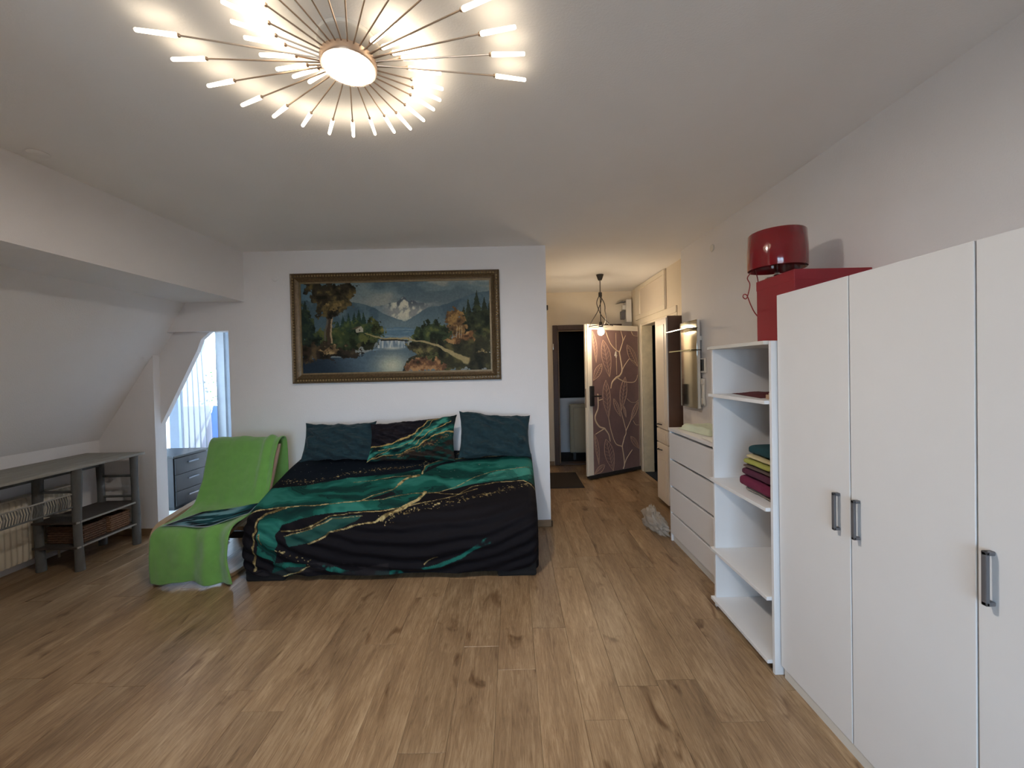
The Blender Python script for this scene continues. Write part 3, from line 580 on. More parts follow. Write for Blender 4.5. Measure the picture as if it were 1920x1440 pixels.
# ================================================================== PAINTING
FX0, FX1, FZ0, FZ1 = -2.032, -.100, 1.387, 2.402
pt = thing('framed_painting', 'large framed landscape painting of mountains and river above the bed', 'painting', ((FX0 + FX1) / 2, 3.72, FZ0))
prof = [(0, 0), (0, .026), (.008, .036), (.018, .030), (.034, .030), (.046, .038), (.056, .030), (.070, .022), (.086, .016), (.088, 0)]
def rail(p0, p1, inward):
    m_ = MB(); p0 = np.array(p0); p1 = np.array(p1); ax = (p1 - p0) / np.linalg.norm(p1 - p0)
    ring = []
    for e, sg in ((p0, 1), (p1, -1)):
        for w_, d in prof: q = e + np.array(inward) * w_ + ax * sg * w_; ring.append((q[0], YB - .003 - d, q[1]))
    k = len(prof); m_.v = ring; m_.f = [(i, i + 1, k + i + 1, k + i) for i in range(k - 1)] + [tuple(range(k)), tuple(range(k, 2 * k))]
    return m_
corners = [(FX0, FZ0), (FX1, FZ0), (FX1, FZ1), (FX0, FZ1)]; inn = [(0, 1), (-1, 0), (0, -1), (1, 0)]
for i in range(4):
    p0, p1 = corners[i], corners[(i + 1) % 4]; ra = obj('frame_rail', rail(p0, p1, inn[i]), 'frame_gold', pt)
    bd = MB(); Ln = math.dist(p0, p1); nb = int(Ln / .026); ax = ((p1[0] - p0[0]) / Ln, (p1[1] - p0[1]) / Ln)
    for j in range(1, nb):
        c = Ln * j / nb
        if c < .03 or c > Ln - .03: continue
        for off, r_, ph in ((.026, .0085, 0), (.010, .004, .5)):
            x = p0[0] + ax[0] * (c + ph * .026) + inn[i][0] * off; zc = p0[1] + ax[1] * (c + ph * .026) + inn[i][1] * off
            vs_ = [(x + r_ * dx, YB - .033 - r_ * dy, zc + r_ * dz) for dx, dy, dz in ((-1.2, 0, 0), (1.2, 0, 0), (0, 0, -1.2), (0, 0, 1.2), (0, 1, 0), (0, -1, 0))]
            bd.add(vs_, [(4, 0, 2), (4, 2, 1), (4, 1, 3), (4, 3, 0)])
    obj('beading', bd, 'frame_hi', ra)
sl = MB(); a_, c_ = .080, .094
for i in range(4):
    q = [np.array(corners[i]), np.array(corners[(i + 1) % 4])]; ax = (q[1] - q[0]) / np.linalg.norm(q[1] - q[0]); iv = np.array(inn[i])
    pts = [q[0] + (iv + ax) * a_, q[1] + (iv - ax) * a_, q[1] + (iv - ax) * c_, q[0] + (iv + ax) * c_]
    sl.prism([tuple(p) for p in pts], 1, YB - .022, YB - .012)
obj('slip', sl, 'frame_in', pt)
def paint():
    W_, H_ = 460, 236; s, t = np.meshgrid(np.linspace(0, 1, W_), np.linspace(0, 1, H_)); asp = 2.1
    x = s * asp; ws = s + .010 * (fbm(x * 9, t * 9, 1) - .5) * 2; wt = t + .022 * (fbm(x * 9, t * 9, 2) - .5) * 2
    ws2 = s + .045 * (fbm(x * 24, t * 24, 3, 4) - .5) * 1.8; wt2 = t + .09 * (fbm(x * 24, t * 24, 4, 4) - .5) * 1.8
    c = np.zeros((H_, W_, 3)) + (112, 130, 134)
    c = mixc(c, (136, 142, 138), sst(.05, .3, t)); cl = fbm(x * 3.2, t * 8, 7, 5)
    c = mixc(c, (170, 168, 152), .75 * sst(.5, .72, cl) * sst(.25, .55, s)); c = mixc(c, (74, 94, 104), .6 * sst(.5, .3, cl)); c = mixc(c, (80, 112, 130), .8 * sst(.25, .0, s))
    # snow peak
    pk = inpoly(ws, wt, [(.33, .30), (.42, .26), (.48, .235), (.52, .20), (.545, .175), (.565, .215), (.59, .205), (.62, .235), (.68, .27), (.74, .34), (.62, .44), (.48, .44)])
    c = mixc(c, (150, 152, 146), .85 * pk * sst(.38, .5, s) * sst(.74, .62, s)); rid = fbm(x * 22 + t * 10, t * 14 - x * 8, 9, 4)
    c = mixc(c, (206, 202, 180), pk * sst(.42, .58, rid) * sst(.44, .5, s) * sst(.68, .6, s)); c = mixc(c, (72, 82, 92), .8 * pk * sst(.52, .36, rid) * sst(.33, .22, t)); c = mixc(c, (104, 124, 134), .7 * pk * sst(.5, .38, s))
    lm = inpoly(ws, wt, [(.20, .20), (.28, .215), (.34, .25), (.40, .31), (.45, .36), (.50, .42), (.54, .43), (.54, .62), (0, .62), (0, .2)])
    rm = inpoly(ws, wt, [(1, .12), (.92, .15), (.85, .20), (.76, .27), (.66, .31), (.60, .38), (.56, .43), (.53, .46), (.53, .62), (1, .62)])
    for m_ in (lm, rm): c = mixc(c, np.array((88, 108, 116)), m_ * 1.0); c = mixc(c, (108, 126, 130), .6 * m_ * sst(.30, .52, t)); c = mixc(c, (58, 80, 92), .5 * m_ * sst(.45, .6, fbm(x * 8, t * 5, 12)))
    c = mixc(c, (116, 134, 138), .7 * np.exp(-((s - .52) / .09) ** 2 - ((t - .47) / .05) ** 2))
    lk = inpoly(s, wt, [(.43, .52), (.62, .52), (.60, .62), (.42, .62)]); c = mixc(c, (92, 120, 136), lk * 1.0); c = mixc(c, (140, 156, 160), .5 * lk * sst(.55, .7, fbm(x * 4, t * 60, 13)))
    def foliage(poly, base, light, k, seed, warp=True, amt=1.0):
        nonlocal c
        m_ = inpoly(ws2 if warp else ws, wt2 if warp else wt, poly); f = fbm(x * k, t * k, seed, 5); c = mixc(c, base, m_ * .97); c = mixc(c, light, amt * m_ * sst(.48, .72, f)); c = mixc(c, np.array(base) * .45, m_ * .8 * sst(.46, .28, f))
    def pine(px, top, bot, wd_, base, light, seed):
        nonlocal c
        h = np.clip((t - top) / (bot - top), 0, 1); tier = .75 + .35 * ((h * 9) % 1); m_ = (abs(s - px + .006 * (fbm(x * 40, t * 40, seed) - .5)) < wd_ * h * tier) & (t > top) & (t < bot); c = mixc(c, base, m_ * .95); c = mixc(c, light, .5 * m_ * sst(.5, .7, fbm(x * 30, t * 30, seed + 1)))
    # left wood and meadow
    for px, tp, bt, wd_ in ((.22, .36, .58, .03), (.25, .33, .58, .03), (.28, .32, .56, .028), (.305, .29, .56, .03), (.33, .32, .56, .028), (.36, .38, .58, .03), (.19, .42, .6, .04)): pine(px, tp, bt, wd_, (38, 58, 48), (66, 86, 58), 20)
    foliage([(.15, .48), (.3, .44), (.42, .5), (.43, .58), (.3, .62), (.15, .62)], (44, 62, 44), (84, 96, 54), 14, 21)
    foliage([(.36, .42), (.39, .39), (.42, .46), (.44, .56), (.36, .56)], (74, 82, 46), (132, 124, 66), 22, 22)
    foliage([(0, .56), (.15, .53), (.3, .55), (.42, .6), (.42, .66), (.38, .72), (.25, .74), (.1, .72), (0, .75)], (52, 66, 40), (96, 100, 54), 9, 23)
    # house
    hs_ = inpoly(s, t, [(.285, .50), (.315, .485), (.325, .51), (.325, .55), (.288, .555)]); c = mixc(c, (178, 170, 150), hs_ * 1.0); c = mixc(c, (92, 80, 64), inpoly(s, t, [(.258, .52), (.30, .485), (.316, .483), (.29, .515)]) * 1.0); c = mixc(c, (56, 48, 40), inpoly(s, t, [(.304, .52), (.31, .52), (.31, .54), (.304, .54)]) * 1.0)
    # right wood
    for px, tp, bt, wd_ in ((.885, .2, .6, .045), (.93, .11, .6, .055), (.97, .18, .6, .05), (1.0, .2, .65, .05), (.86, .28, .6, .04)): pine(px, tp, bt, wd_, (40, 50, 34), (78, 82, 46), 30)
    foliage([(.84, .45), (.92, .36), (1.01, .34), (1.01, .75), (.84, .7)], (48, 56, 34), (92, 90, 48), 12, 31)
    foliage([(.765, .42), (.80, .32), (.83, .33), (.86, .40), (.87, .5), (.85, .6), (.78, .6)], (104, 76, 44), (160, 124, 72), 22, 32)
    foliage([(.57, .60), (.62, .50), (.68, .44), (.74, .45), (.78, .52), (.80, .66), (.66, .68), (.58, .66)], (50, 64, 38), (98, 104, 54), 18, 33)
    foliage([(.58, .66), (.74, .66), (.86, .62), (1.01, .60), (1.01, 1.01), (.52, 1.01), (.55, .85), (.56, .72)], (50, 50, 32), (92, 86, 50), 9, 34)
    foliage([(.76, .64), (.86, .60), (.93, .58), (.90, .66), (.78, .70)], (128, 90, 54), (182, 140, 90), 20, 35)
    for tx in (.82, .835, .845): c = mixc(c, (186, 160, 120), (abs(s - tx + .04 * (t - .6)) < .0013) & (t > .5) & (t < .64))
    # water
    wtr = inpoly(ws, t, [(.40, .63), (.56, .64), (.56, .72), (.58, .78), (.62, .80), (.55, .86), (.52, 1.01), (-.01, 1.01), (-.01, .84), (.28, .82), (.36, .76), (.40, .70)])
    c = mixc(c, (82, 102, 114), wtr * 1.0); c = mixc(c, (32, 44, 56), .9 * wtr * sst(.36, .12, s + .3 * (1 - t))); c = mixc(c, (130, 150, 160), .8 * wtr * sst(.58, .75, fbm(x * 5, t * 40, 40)) * sst(.9, .72, t))
    c = mixc(c, (196, 196, 170), wtr * np.exp(-((s - .475) / .085) ** 2 - ((t - .93) / .13) ** 2) * .95)
    fall = inpoly(ws, t, [(.41, .645), (.545, .65), (.545, .735), (.395, .735)]); c = mixc(c, (118, 136, 148), fall * 1.0); c = mixc(c, (196, 200, 194), fall * sst(.45, .7, fbm(x * 60, t * 5, 41, 3))); c = mixc(c, (206, 204, 186), .8 * np.exp(-((s - .48) / .05) ** 2 - ((t - .738) / .015) ** 2))
    # banks
    foliage([(-.01, .68), (.12, .66), (.22, .70), (.29, .76), (.32, .81), (.26, .84), (-.01, .86)], (50, 42, 32), (92, 76, 54), 11, 42); foliage([(.10, .72), (.16, .69), (.22, .73), (.18, .77), (.11, .77)], (120, 98, 68), (170, 144, 100), 24, 43)
    foliage([(.31, .64), (.41, .645), (.39, .70), (.36, .74), (.28, .73)], (44, 46, 32), (80, 78, 48), 14, 44)
    foliage([(.52, 1.01), (.55, .92), (.60, .86), (.67, .83), (.72, .88), (.78, 1.01)], (104, 72, 50), (176, 132, 88), 16, 45); foliage([(.63, .86), (.68, .80), (.72, .82), (.72, .88)], (78, 82, 48), (124, 122, 70), 20, 46)
    foliage([(.55, .70), (.68, .72), (.72, .78), (.62, .80), (.56, .76)], (70, 66, 44), (126, 116, 72), 16, 47); foliage([(.92, .80), (.97, .76), (.985, .8), (.94, .84)], (120, 104, 70), (160, 140, 96), 24, 48)
    # bridge and path
    for i_, (p, q, w0, w1) in enumerate((((.335, .575), (.39, .605), .006, .008), ((.39, .605), (.45, .625), .008, .010), ((.45, .625), (.60, .65), .010, .011), ((.60, .65), (.715, .715), .011, .020), ((.715, .715), (.79, .80), .020, .035), ((.79, .80), (.87, .875), .035, .06))):
        dx, dy = q[0] - p[0], q[1] - p[1]; tt = np.clip(((ws - p[0]) * dx + (wt - p[1]) * dy) / (dx * dx + dy * dy), 0, 1); d = np.hypot((ws - p[0] - tt * dx) * asp, wt - p[1] - tt * dy); c = mixc(c, (172, 154, 110), .95 * sst(1.0, .6, d / (w0 + (w1 - w0) * tt)))
    c = mixc(c, (40, 36, 28), .9 * (pdist(s * asp, t, [(.42 * asp, .645), (.5 * asp, .645), (.56 * asp, .66)]) < .008))
    # big tree
    foliage([(-.01, .40), (.02, .22), (.045, .36), (.08, .5), (.10, .66), (-.01, .70)], (36, 48, 40), (72, 82, 52), 14, 50)
    for px, tp, bt, wd_ in ((.02, .18, .6, .05),): pine(px, tp, bt, wd_, (36, 50, 44), (60, 76, 54), 51)
    for p, w_, col in (([(.145, .3), (.143, .5), (.138, .66)], .022, (70, 56, 44)), ([(.162, .3), (.158, .5), (.155, .66)], .010, (172, 146, 112)), ([(.138, .4), (.125, .55), (.118, .63)], .010, (96, 90, 80))):
        c = mixc(c, col, pdist(ws * asp, t, [(a * asp, b_) for a, b_ in p]) < w_)
    foliage([(.03, .0), (.30, .0), (.29, .06), (.27, .14), (.28, .22), (.25, .30), (.20, .35), (.15, .39), (.10, .35), (.075, .28), (.06, .16), (.03, .08)], (54, 48, 34), (108, 92, 56), 17, 52)
    foliage([(.14, .24), (.18, .21), (.22, .25), (.2, .29), (.15, .3)], (110, 92, 56), (150, 126, 80), 24, 53, amt=.8)
    c = c * (1 - .14 * (fbm(x * 70, t * 70, 60, 2) - .5))[..., None]
    return s, t, np.clip(c, 0, 255)
s_, t_, cc_ = paint()
m_ = MB().grid(np.stack([FX0 + .09 + s_ * (FX1 - FX0 - .18), YB - .014 + 0 * s_, FZ1 - .09 - t_ * (FZ1 - FZ0 - .18)], -1)); m_.c = lin(cc_.reshape(-1, 3)) * .95
obj('canvas', m_, 'canvas', pt, smooth='all')

# ================================================================== SOFA BED
sb = thing('sofa_bed', 'low sofa bed under a black, green and gold marbled cover', 'sofa bed', (-.9, 3.25, 0))
prof = np.array(cat_rom([(3.69, .735), (3.40, .665), (3.02, .535), (2.92, .49), (2.85, .43), (2.81, .35), (2.80, .25), (2.815, .12), (2.83, .04)], 40))
SS = np.r_[0, np.cumsum(np.hypot(*np.diff(prof, axis=0).T))]; SL = SS[-1]
PAT = dict(
spk1=[(-1.88,0.477),(-1.63,0.488),(-1.47,0.443),(-1.38,0.377),(-1.24,0.356),(-1.1,0.326),(-0.95,0.307),(-0.81,0.273),(-0.71,0.157),(-0.53,0.072),(-0.24,0.029),(0.08,0.086)],
g1up=[(-1.99,0.575),(-1.89,0.566),(-1.67,0.544),(-1.53,0.511),(-1.35,0.454),(-1.15,0.42),(-0.93,0.387),(-0.8,0.346),(-0.76,0.398),(-0.76,0.29),(-0.67,0.194),(-0.44,0.172),(-0.2,0.164),(-0.05,0.136),(0.25,0.164)],
g1lo=[(-2.1,0.858),(-1.98,0.858),(-1.87,0.818),(-1.75,0.803),(-1.68,0.792),(-1.52,0.786),(-1.36,0.773),(-1.15,0.752),(-0.98,0.748),(-0.88,0.706),(-0.74,0.663),(-0.59,0.655),(-0.46,0.627),(-0.33,0.577),(-0.19,0.544),(0.02,0.522),(0.25,0.577)],
t2lo=[(-1.68,0.947),(-1.57,0.909),(-1.46,0.876),(-1.33,0.856),(-1.21,0.849),(-0.95,0.839),(-0.85,0.827),(-0.73,0.783),(-0.68,0.686)],
P_tl=[(-1.71,1.191),(-1.48,1.21),(-1.52,1.279),(-1.6,1.306),(-1.73,1.289)],
P_tf=[(-1.84,0.874),(-1.68,0.813),(-1.65,0.941),(-1.69,1.0),(-1.68,1.048),(-1.7,1.191),(-1.82,1.132),(-1.82,1.009)],
P_dim=[(-1.64,1.012),(-1.44,0.958),(-1.3,0.887),(-1.1,0.878),(-1.14,0.927),(-1.31,0.984),(-1.45,1.053),(-1.59,1.074)],
P_lt=[(-0.29,0.544),(-0.19,0.42),(-0.05,0.356),(0.12,0.356),(0.14,0.432),(-0.05,0.511)],
Lt=[(-1.35,1.232),(-1.22,1.279),(-1.07,1.291),(-0.9,1.294),(-0.71,1.278),(-0.56,1.246),(-0.4,1.181),(-0.3,1.115),(-0.2,1.066)],
hem=[(-1.97,0.172),(-1.77,0.122),(-1.48,0.122),(-1.26,0.129)],
spk2=[(-0.94,0.907),(-0.84,0.885),(-0.72,0.83),(-0.57,0.796),(-0.38,0.758),(-0.18,0.7),(-0.02,0.618),(0.12,0.577)], spk3=[(-1.68,1.109),(-1.56,1.153),(-1.46,1.198)])
GOLD = [(.006, [(-1.97,0.871),(-1.93,0.83),(-1.81,0.81),(-1.7,0.797),(-1.52,0.786),(-1.47,0.783),(-1.31,0.768),(-1.15,0.752),(-1.09,0.693),(-0.93,0.618),(-0.9,0.522),(-0.87,0.454),(-0.79,0.42)]),
 (.016, [(-0.91,0.555),(-0.89,0.5),(-0.86,0.454),(-0.78,0.432)]), (.005, [(-1.29,0.511),(-1.12,0.488),(-0.99,0.443),(-0.86,0.432)]),
 (.005, [(-1.15,0.752),(-0.98,0.737),(-0.86,0.686),(-0.76,0.663),(-0.59,0.663),(-0.46,0.608),(-0.33,0.488),(-0.19,0.398),(0.12,0.336)]), (.019, [(-0.95,0.907),(-0.85,0.849),(-0.78,0.797),(-0.72,0.745),(-0.7,0.686),(-0.69,0.655)]),
 (.005, [(-1.66,0.981),(-1.56,0.972),(-1.44,0.945),(-1.37,0.905),(-1.3,0.874),(-1.14,0.858),(-0.97,0.853),(-0.85,0.827),(-0.74,0.799),(-0.64,0.768),(-0.45,0.712),(-0.32,0.608),(-0.16,0.555),(0.07,0.533),(0.18,0.618)]),
 (.004, [(-0.66,0.655),(-0.52,0.686),(-0.41,0.693),(-0.29,0.637)]), (.008, [(-1.45,1.058),(-1.35,1.019),(-1.31,0.984),(-1.16,0.956),(-1.0,0.925),(-0.94,0.894)]),
 (.012, [(-1.68,0.805),(-1.78,0.834),(-1.85,0.887),(-1.84,0.984),(-1.85,1.08),(-1.85,1.174),(-1.85,1.257)]), (.008, [(-1.81,0.997),(-1.79,1.069)]),
 (.009, [(-0.76,0.409),(-0.77,0.298),(-0.67,0.201),(-0.47,0.164),(-0.24,0.143),(-0.11,0.114),(-0.05,0.065),(0.05,0.143)]), (.005, [(-0.65,1.23),(-0.61,1.195),(-0.56,1.171)]), (.006, [(-1.66,1.306),(-1.53,1.279),(-1.46,1.225)]),
 (.004, [(-1.64,1.012),(-1.44,0.958),(-1.30,0.90),(-1.1,0.885)])]
def marble(x, s):
    wx = x + .03 * (fbm(x * 7, s * 9, 1) - .5); wsv = s + .025 * (fbm(x * 7, s * 9, 2) - .5)
    c = np.zeros(x.shape + (3,)) + (15, 12, 17); c = mixc(c, (10, 19, 29), sst(.6, .4, s))
    sw = fbm(x * 2.2 + 1.6 * fbm(x * 3, s * 4, 5), s * 7 + 2.5 * fbm(x * 2.5, s * 3, 6), 7, 5)
    teal = mixc(mixc(np.zeros(x.shape + (3,)) + (14, 62, 56), (24, 96, 84), sst(.42, .58, sw)), (58, 138, 124), .8 * sst(.58, .72, sw)); teal = mixc(teal, (10, 42, 42), .8 * sst(.42, .3, sw)); teal = mixc(teal, (8, 34, 34), .7 * sst(.014, .004, abs(sw - .5))); teal = teal * .9
    reg = inpoly(wx, wsv, PAT['g1up'] + PAT['g1lo'][::-1]) | inpoly(wx, wsv, PAT['g1lo'][4:11] + PAT['t2lo'][::-1]) | inpoly(wx, wsv, PAT['P_tl']) | inpoly(wx, wsv, PAT['P_tf'])
    c = np.where(reg[..., None], teal, c); d_ = inpoly(wx, wsv, PAT['P_dim']); c = np.where(d_[..., None], teal * .55 + np.array((10, 12, 12)), c)
    c = mixc(c, (74, 150, 134), .75 * inpoly(wx, wsv, PAT['P_lt']) * sst(.3, .6, sw))
    c = mixc(c, (22, 18, 24), .92 * inpoly(wx, wsv, [(-.75, .40), (-.74, .32), (-.6, .22), (-.45, .185), (-.2, .165), (-.45, .21), (-.62, .28)])); c = mixc(c, (24, 20, 26), .95 * inpoly(wx, wsv, [(-1.25, .51), (-1.1, .49), (-1.0, .455), (-.9, .44), (-1.0, .475)]))
    c = mixc(c, (22, 18, 24), .95 * inpoly(wx, wsv, [(-1.12, .74), (-1.05, .70), (-.93, .64), (-.9, .68), (-.98, .73)]) * (sw > .44))
    lt = pdist(wx, wsv, PAT['Lt']); c = mixc(c, (26, 104, 92), .9 * sst(.4, .55, fbm(x * 9, s * 9, 15)) * (lt < .016 * (.3 + 1.2 * fbm(x * 5, s * 5, 16)))); c = mixc(c, (38, 34, 36), .8 * (fbm(x * 4, s * 16, 17) > .62) * (s > 1.2) * (x < -.9))
    gold = mixc(np.zeros(x.shape + (3,)) + (100, 84, 50), (188, 168, 118), sst(.35, .65, fbm(x * 40, s * 40, 9)))
    for w_, ln in GOLD:
        k = w_ * (.15 + 1.0 * fbm(x * 14, s * 14, 11)); d_ = pdist(wx, wsv, ln); c = np.where((d_ < k)[..., None], gold, c)
    for nm, r_, th in (('spk1', .055, .60), ('spk2', .055, .58), ('spk3', .03, .6)):
        d_ = pdist(wx, wsv, PAT[nm]); m_ = fbm(x * 90, s * 110, 13, 2) > th + .34 * (d_ / r_) ** .8; c = np.where((m_ & (d_ < r_ * 1.6))[..., None], gold * .95, c)
    st = (vn(x * 75, s * 75, 21) > .965) & (s < .5); c = np.where(st[..., None], np.array((120, 130, 124.)), c)
    c = mixc(c, (150, 158, 162), .9 * (pdist(x, s, PAT['hem']) < .0045))
    return np.clip(c, 0, 255)
NX, NS = 480, 330
XA, XB = -1.955, .165
lat = np.linspace(0, 1, NX); sv = np.linspace(0, SL, NS); rc = .07
py_ = np.interp(sv, SS, prof[:, 0]); pz_ = np.interp(sv, SS, prof[:, 1]); ty = np.gradient(py_, sv); tz = np.gradient(pz_, sv); ny, nz_ = tz, -ty   # outward normal
nl = np.hypot(ny, nz_); ny, nz_ = ny / nl, nz_ / nl
if nz_[5] < 0: ny, nz_ = -ny, -nz_
Ltot = (XB - XA) - 2 * rc + math.pi * rc; q = lat * Ltot; ph = np.where(q < math.pi * rc / 2, 1 - q / (math.pi * rc / 2), np.where(q > Ltot - math.pi * rc / 2, (q - (Ltot - math.pi * rc / 2)) / (math.pi * rc / 2), 0)) * math.pi / 2
left = q < Ltot / 2
xx = np.where(ph > 0, np.where(left, XA + rc - rc * np.sin(ph), XB - rc + rc * np.sin(ph)), XA + rc + (q - math.pi * rc / 2)); inw = rc * (1 - np.cos(ph))
Xg, Sg = np.meshgrid(xx, sv, indexing='ij'); fr = sst(.72, 1.0, Sg)
sag = .32 * ((Xg + .75) / 1.1) ** 2
fold = np.sin((Sg + sag) * 70 + 5 * fbm(Xg * 2.2, Sg * 3, 31)) * fbm(Xg * 4 + 3, Sg * 4, 32); fold2 = np.sin((Xg * 46 + Sg * 26) + 6 * fbm(Xg * 3, Sg * 3, 33)) * fbm(Xg * 5, Sg * 5, 34)
disp = fr * (.016 * fold + .006 * fold2 * sst(-.9, -1.7, Xg)) + .008 * (fbm(Xg * 4, Sg * 5, 35) - .5) + .014 * fr * np.sin(np.pi * (Xg - XA) / (XB - XA)) + .012 * (fbm(Xg * 1.3, Sg * 1.5, 36) - .5)
dep = disp - inw[:, None]
Yg = py_[None, :] + ny[None, :] * dep; Zg = pz_[None, :] + nz_[None, :] * dep
low = -.012 * np.sin(np.pi * (Xg - XA) / (XB - XA)) ** .5 + .03; Zg = np.maximum(Zg, .012) + sst(1.15, SL, Sg) * low * .3
cv = MB().grid(np.stack([Xg, Yg, Zg], -1)); colr = [marble(Xg, Sg).reshape(-1, 3)]
for side, e in ((0, XA), (-1, XB)):
    base = np.stack([Xg[side], Yg[side], Zg[side]], -1)[::3]; sp = np.array((0, 3.35, .03)); layers = []
    for k in np.linspace(0, 1, 14):
        p = base.copy(); p[:, 1] += (sp[1] - p[:, 1]) * k; p[:, 2] += (sp[2] - p[:, 2]) * k; p[:, 0] = e + (base[:, 0] - e) * (1 - k) + (.012 if side == 0 else -.012) * k; layers.append(p)
    G = np.stack(layers, 0); cv.grid(G); colr.append(np.tile(marble(np.full(len(base), e), sv[::3])[None] * .9, (14, 1, 1)).reshape(-1, 3))
cv.c = lin(np.concatenate(colr, 0))
cvo = obj('cover', cv, 'cover', sb, smooth='all')
obj('base', B((XA + .05, 2.90, .03), (XB - .05, 3.70, .30), .02), 'sofa', sb)
for fx in (XA + .02, XB - .30): 
    obj('foot', B((fx, 2.835, 0), (fx + .28, 2.95, .12), .015), 'sofa', sb)
    obj('foot', B((fx, 3.55, 0), (fx + .28, 3.67, .12), .015), 'sofa', sb)
# the corner of the cover that spills on to the armchair seat
u_ = np.linspace(0, 1, 70); v_ = np.linspace(0, 1, 60); U, V = np.meshgrid(u_, v_, indexing='ij')
fx = -1.94 - U * (.44 + .14 * V); fr0 = 3.12 - .10 * U; fr1 = 3.0 - .165 * sst(0, .45, U) + .012 * np.sin(U * 9); fy = fr0 + (fr1 - fr0) * V
fz = np.interp(fy, [2.82, 2.875, 2.96, 3.06, 3.14], [.388, .404, .418, .437, .475]) + .016 + .006 * (fbm(U * 5, V * 5, 3) - .5) + .05 * (1 - sst(0, .12, U))
fm = MB().grid(np.stack([fx, fy, fz], -1)); fc = marble(-.9 + U * .3 * 1.0, .55 + V * .42).reshape(-1, 3)
b1 = sst(.35, .5, fbm(U * 3 + V * 2, V * 6 - U * 3, 4, 4)); fc = mixc(mixc(np.zeros(U.shape + (3,)) + (14, 14, 20), (22, 70, 78), b1 * sst(.9, .5, abs(U - .5) * 2)), (120, 165, 178), .9 * sst(.52, .66, fbm(U * 4, V * 9 - U * 4, 8)) * sst(.9, .4, abs(U - .6) * 2.2)).reshape(-1, 3)
ed_ = ((V > .975) | (U > .985)).reshape(-1); fc = np.where(ed_[:, None], np.array((150, 160, 168.)), fc); fm.c = lin(fc)
obj('cover_corner', fm, 'cover', sb, smooth='all', thick=.003)

# ================================================================== PILLOWS
def pillow(name, label, m, cx, w_, h_, t_, base, tilt, seed, top=0, group=None, col=None, n=(110, 76)):
    u = np.linspace(-1, 1, n[0]); v = np.linspace(-1, 1, n[1]); U, V = np.meshgrid(u, v, indexing='ij')
    ed = (1 - abs(U) ** 2.6) * (1 - abs(V) ** 2.6); th = t_ * (np.clip(ed, 0, 1) ** .62 * .9 + .1 * np.clip(ed, 0, 1) ** .2)
    px = U * w_ / 2 * (1 - .07 * (1 - V ** 2) * abs(U) ** 3 + .02 * (fbm(U * 0, V * 3, seed + 6) - .5)); pz = V * h_ / 2 * (1 - .10 * (1 - U ** 2) * abs(V) ** 3 + .10 * (fbm(U * 4, V * 0, seed + 7) - .5) * 1.6) + top * U * sst(-1, 1, V)
    wr = .06 * (fbm(U * 2.2, V * 2.2, seed) - .5) + .03 * np.sin(11 * (U * .8 + V) + 5 * fbm(U * 2, V * 2, seed + 2)) * fbm(U * 3, V * 3, seed + 4); wr = wr + .05 * (.18 - abs(fbm(U * 2.6 + V * 1.2, V * 3.0 - U, seed + 9, 3) - .5)) + .03 * (fbm(U * 6, V * 6, seed + 11, 3) - .5); wr = wr * sst(1.0, .8, np.maximum(abs(U), abs(V)))
    out = MB(); cs, sn = math.cos(tilt), math.sin(tilt)
    for sg in (1, -1):
        py = -sg * (th / 2 + wr * .9 * (1 if sg > 0 else .3)); zz_ = pz + h_ / 2
        out.grid(np.stack([cx + px, base[0] + py * cs + zz_ * sn, base[1] + zz_ * cs - py * sn], -1))
    if col is not None: c = col(U, V).reshape(-1, 3); out.c = lin(np.concatenate([c, c], 0))
    o = obj(name, out, m, smooth='all'); tag(o, label, 'pillow', group); return o
def pcol(U, V):
    x = (U + 1) / 2 * 650 + 615; y = 385 - (V + 1) / 2 * 310; x = x + 22 * (fbm(U * 4, V * 4, 2) - .5); y = y + 26 * (fbm(U * 4, V * 4, 3) - .5)
    l1 = [(560, 272), (615, 270), (750, 270), (850, 240), (960, 205), (1000, 170), (1050, 110), (1130, 85), (1180, 60)]; l2 = [(560, 400), (650, 370), (800, 340), (900, 320), (1000, 280), (1100, 220), (1200, 190), (1300, 200)]
    c = np.zeros(U.shape + (3,)) + (27, 23, 29); sw = fbm(U * 4, V * 5 - U * 3, 7, 5); tl = mixc(np.zeros(U.shape + (3,)) + (16, 62, 56), (62, 138, 120), sst(.5, .7, sw)); tl = mixc(tl, (14, 26, 28), sst(.46, .34, sw))
    r = inpoly(x, y, l1 + [(1300, 60)] + l2[::-1]); c = np.where(r[..., None], tl, c); lo = inpoly(x, y, l2 + [(1300, 500), (560, 500)]); c = np.where(lo[..., None], mixc(np.zeros(U.shape + (3,)) + (40, 34, 30), (20, 58, 52), sst(.45, .6, fbm(U * 5, V * 5, 12))), c)
    g = np.array((176, 148, 90.))
    for ln, w_ in ((l1, 9), (l2, 7), ([(700, 300), (850, 285), (960, 250), (1060, 150), (1100, 100)], 4), ([(985, 270), (1060, 200), (1150, 160), (1230, 120)], 5), ([(650, 365), (720, 330), (800, 290)], 4)):
        d = pdist(x, y, ln); c = np.where((d < w_ * (.1 + .7 * fbm(U * 9, V * 9, 14)))[..., None], g, c)
    d = pdist(x, y, [(850, 345), (950, 310), (1100, 260), (1220, 215)]); c = mixc(c, (112, 90, 58), .8 * (fbm(U * 30, V * 20, 16, 2) > .5 + d / 90)); return c
pillow('pillow', 'dark teal pillow at the chair end of the sofa bed', 'teal', -1.545, .64, .345, .15, (3.475, .708), .35, 3, 0.0, 'pillows along the back of the sofa bed')
pillow('pillow', 'marbled black, green and gold pillow between the teal pillows', 'pillowcase', -.875, .76, .375, .16, (3.395, .705), .35, 9, .03, 'pillows along the back of the sofa bed', pcol, (180, 120))
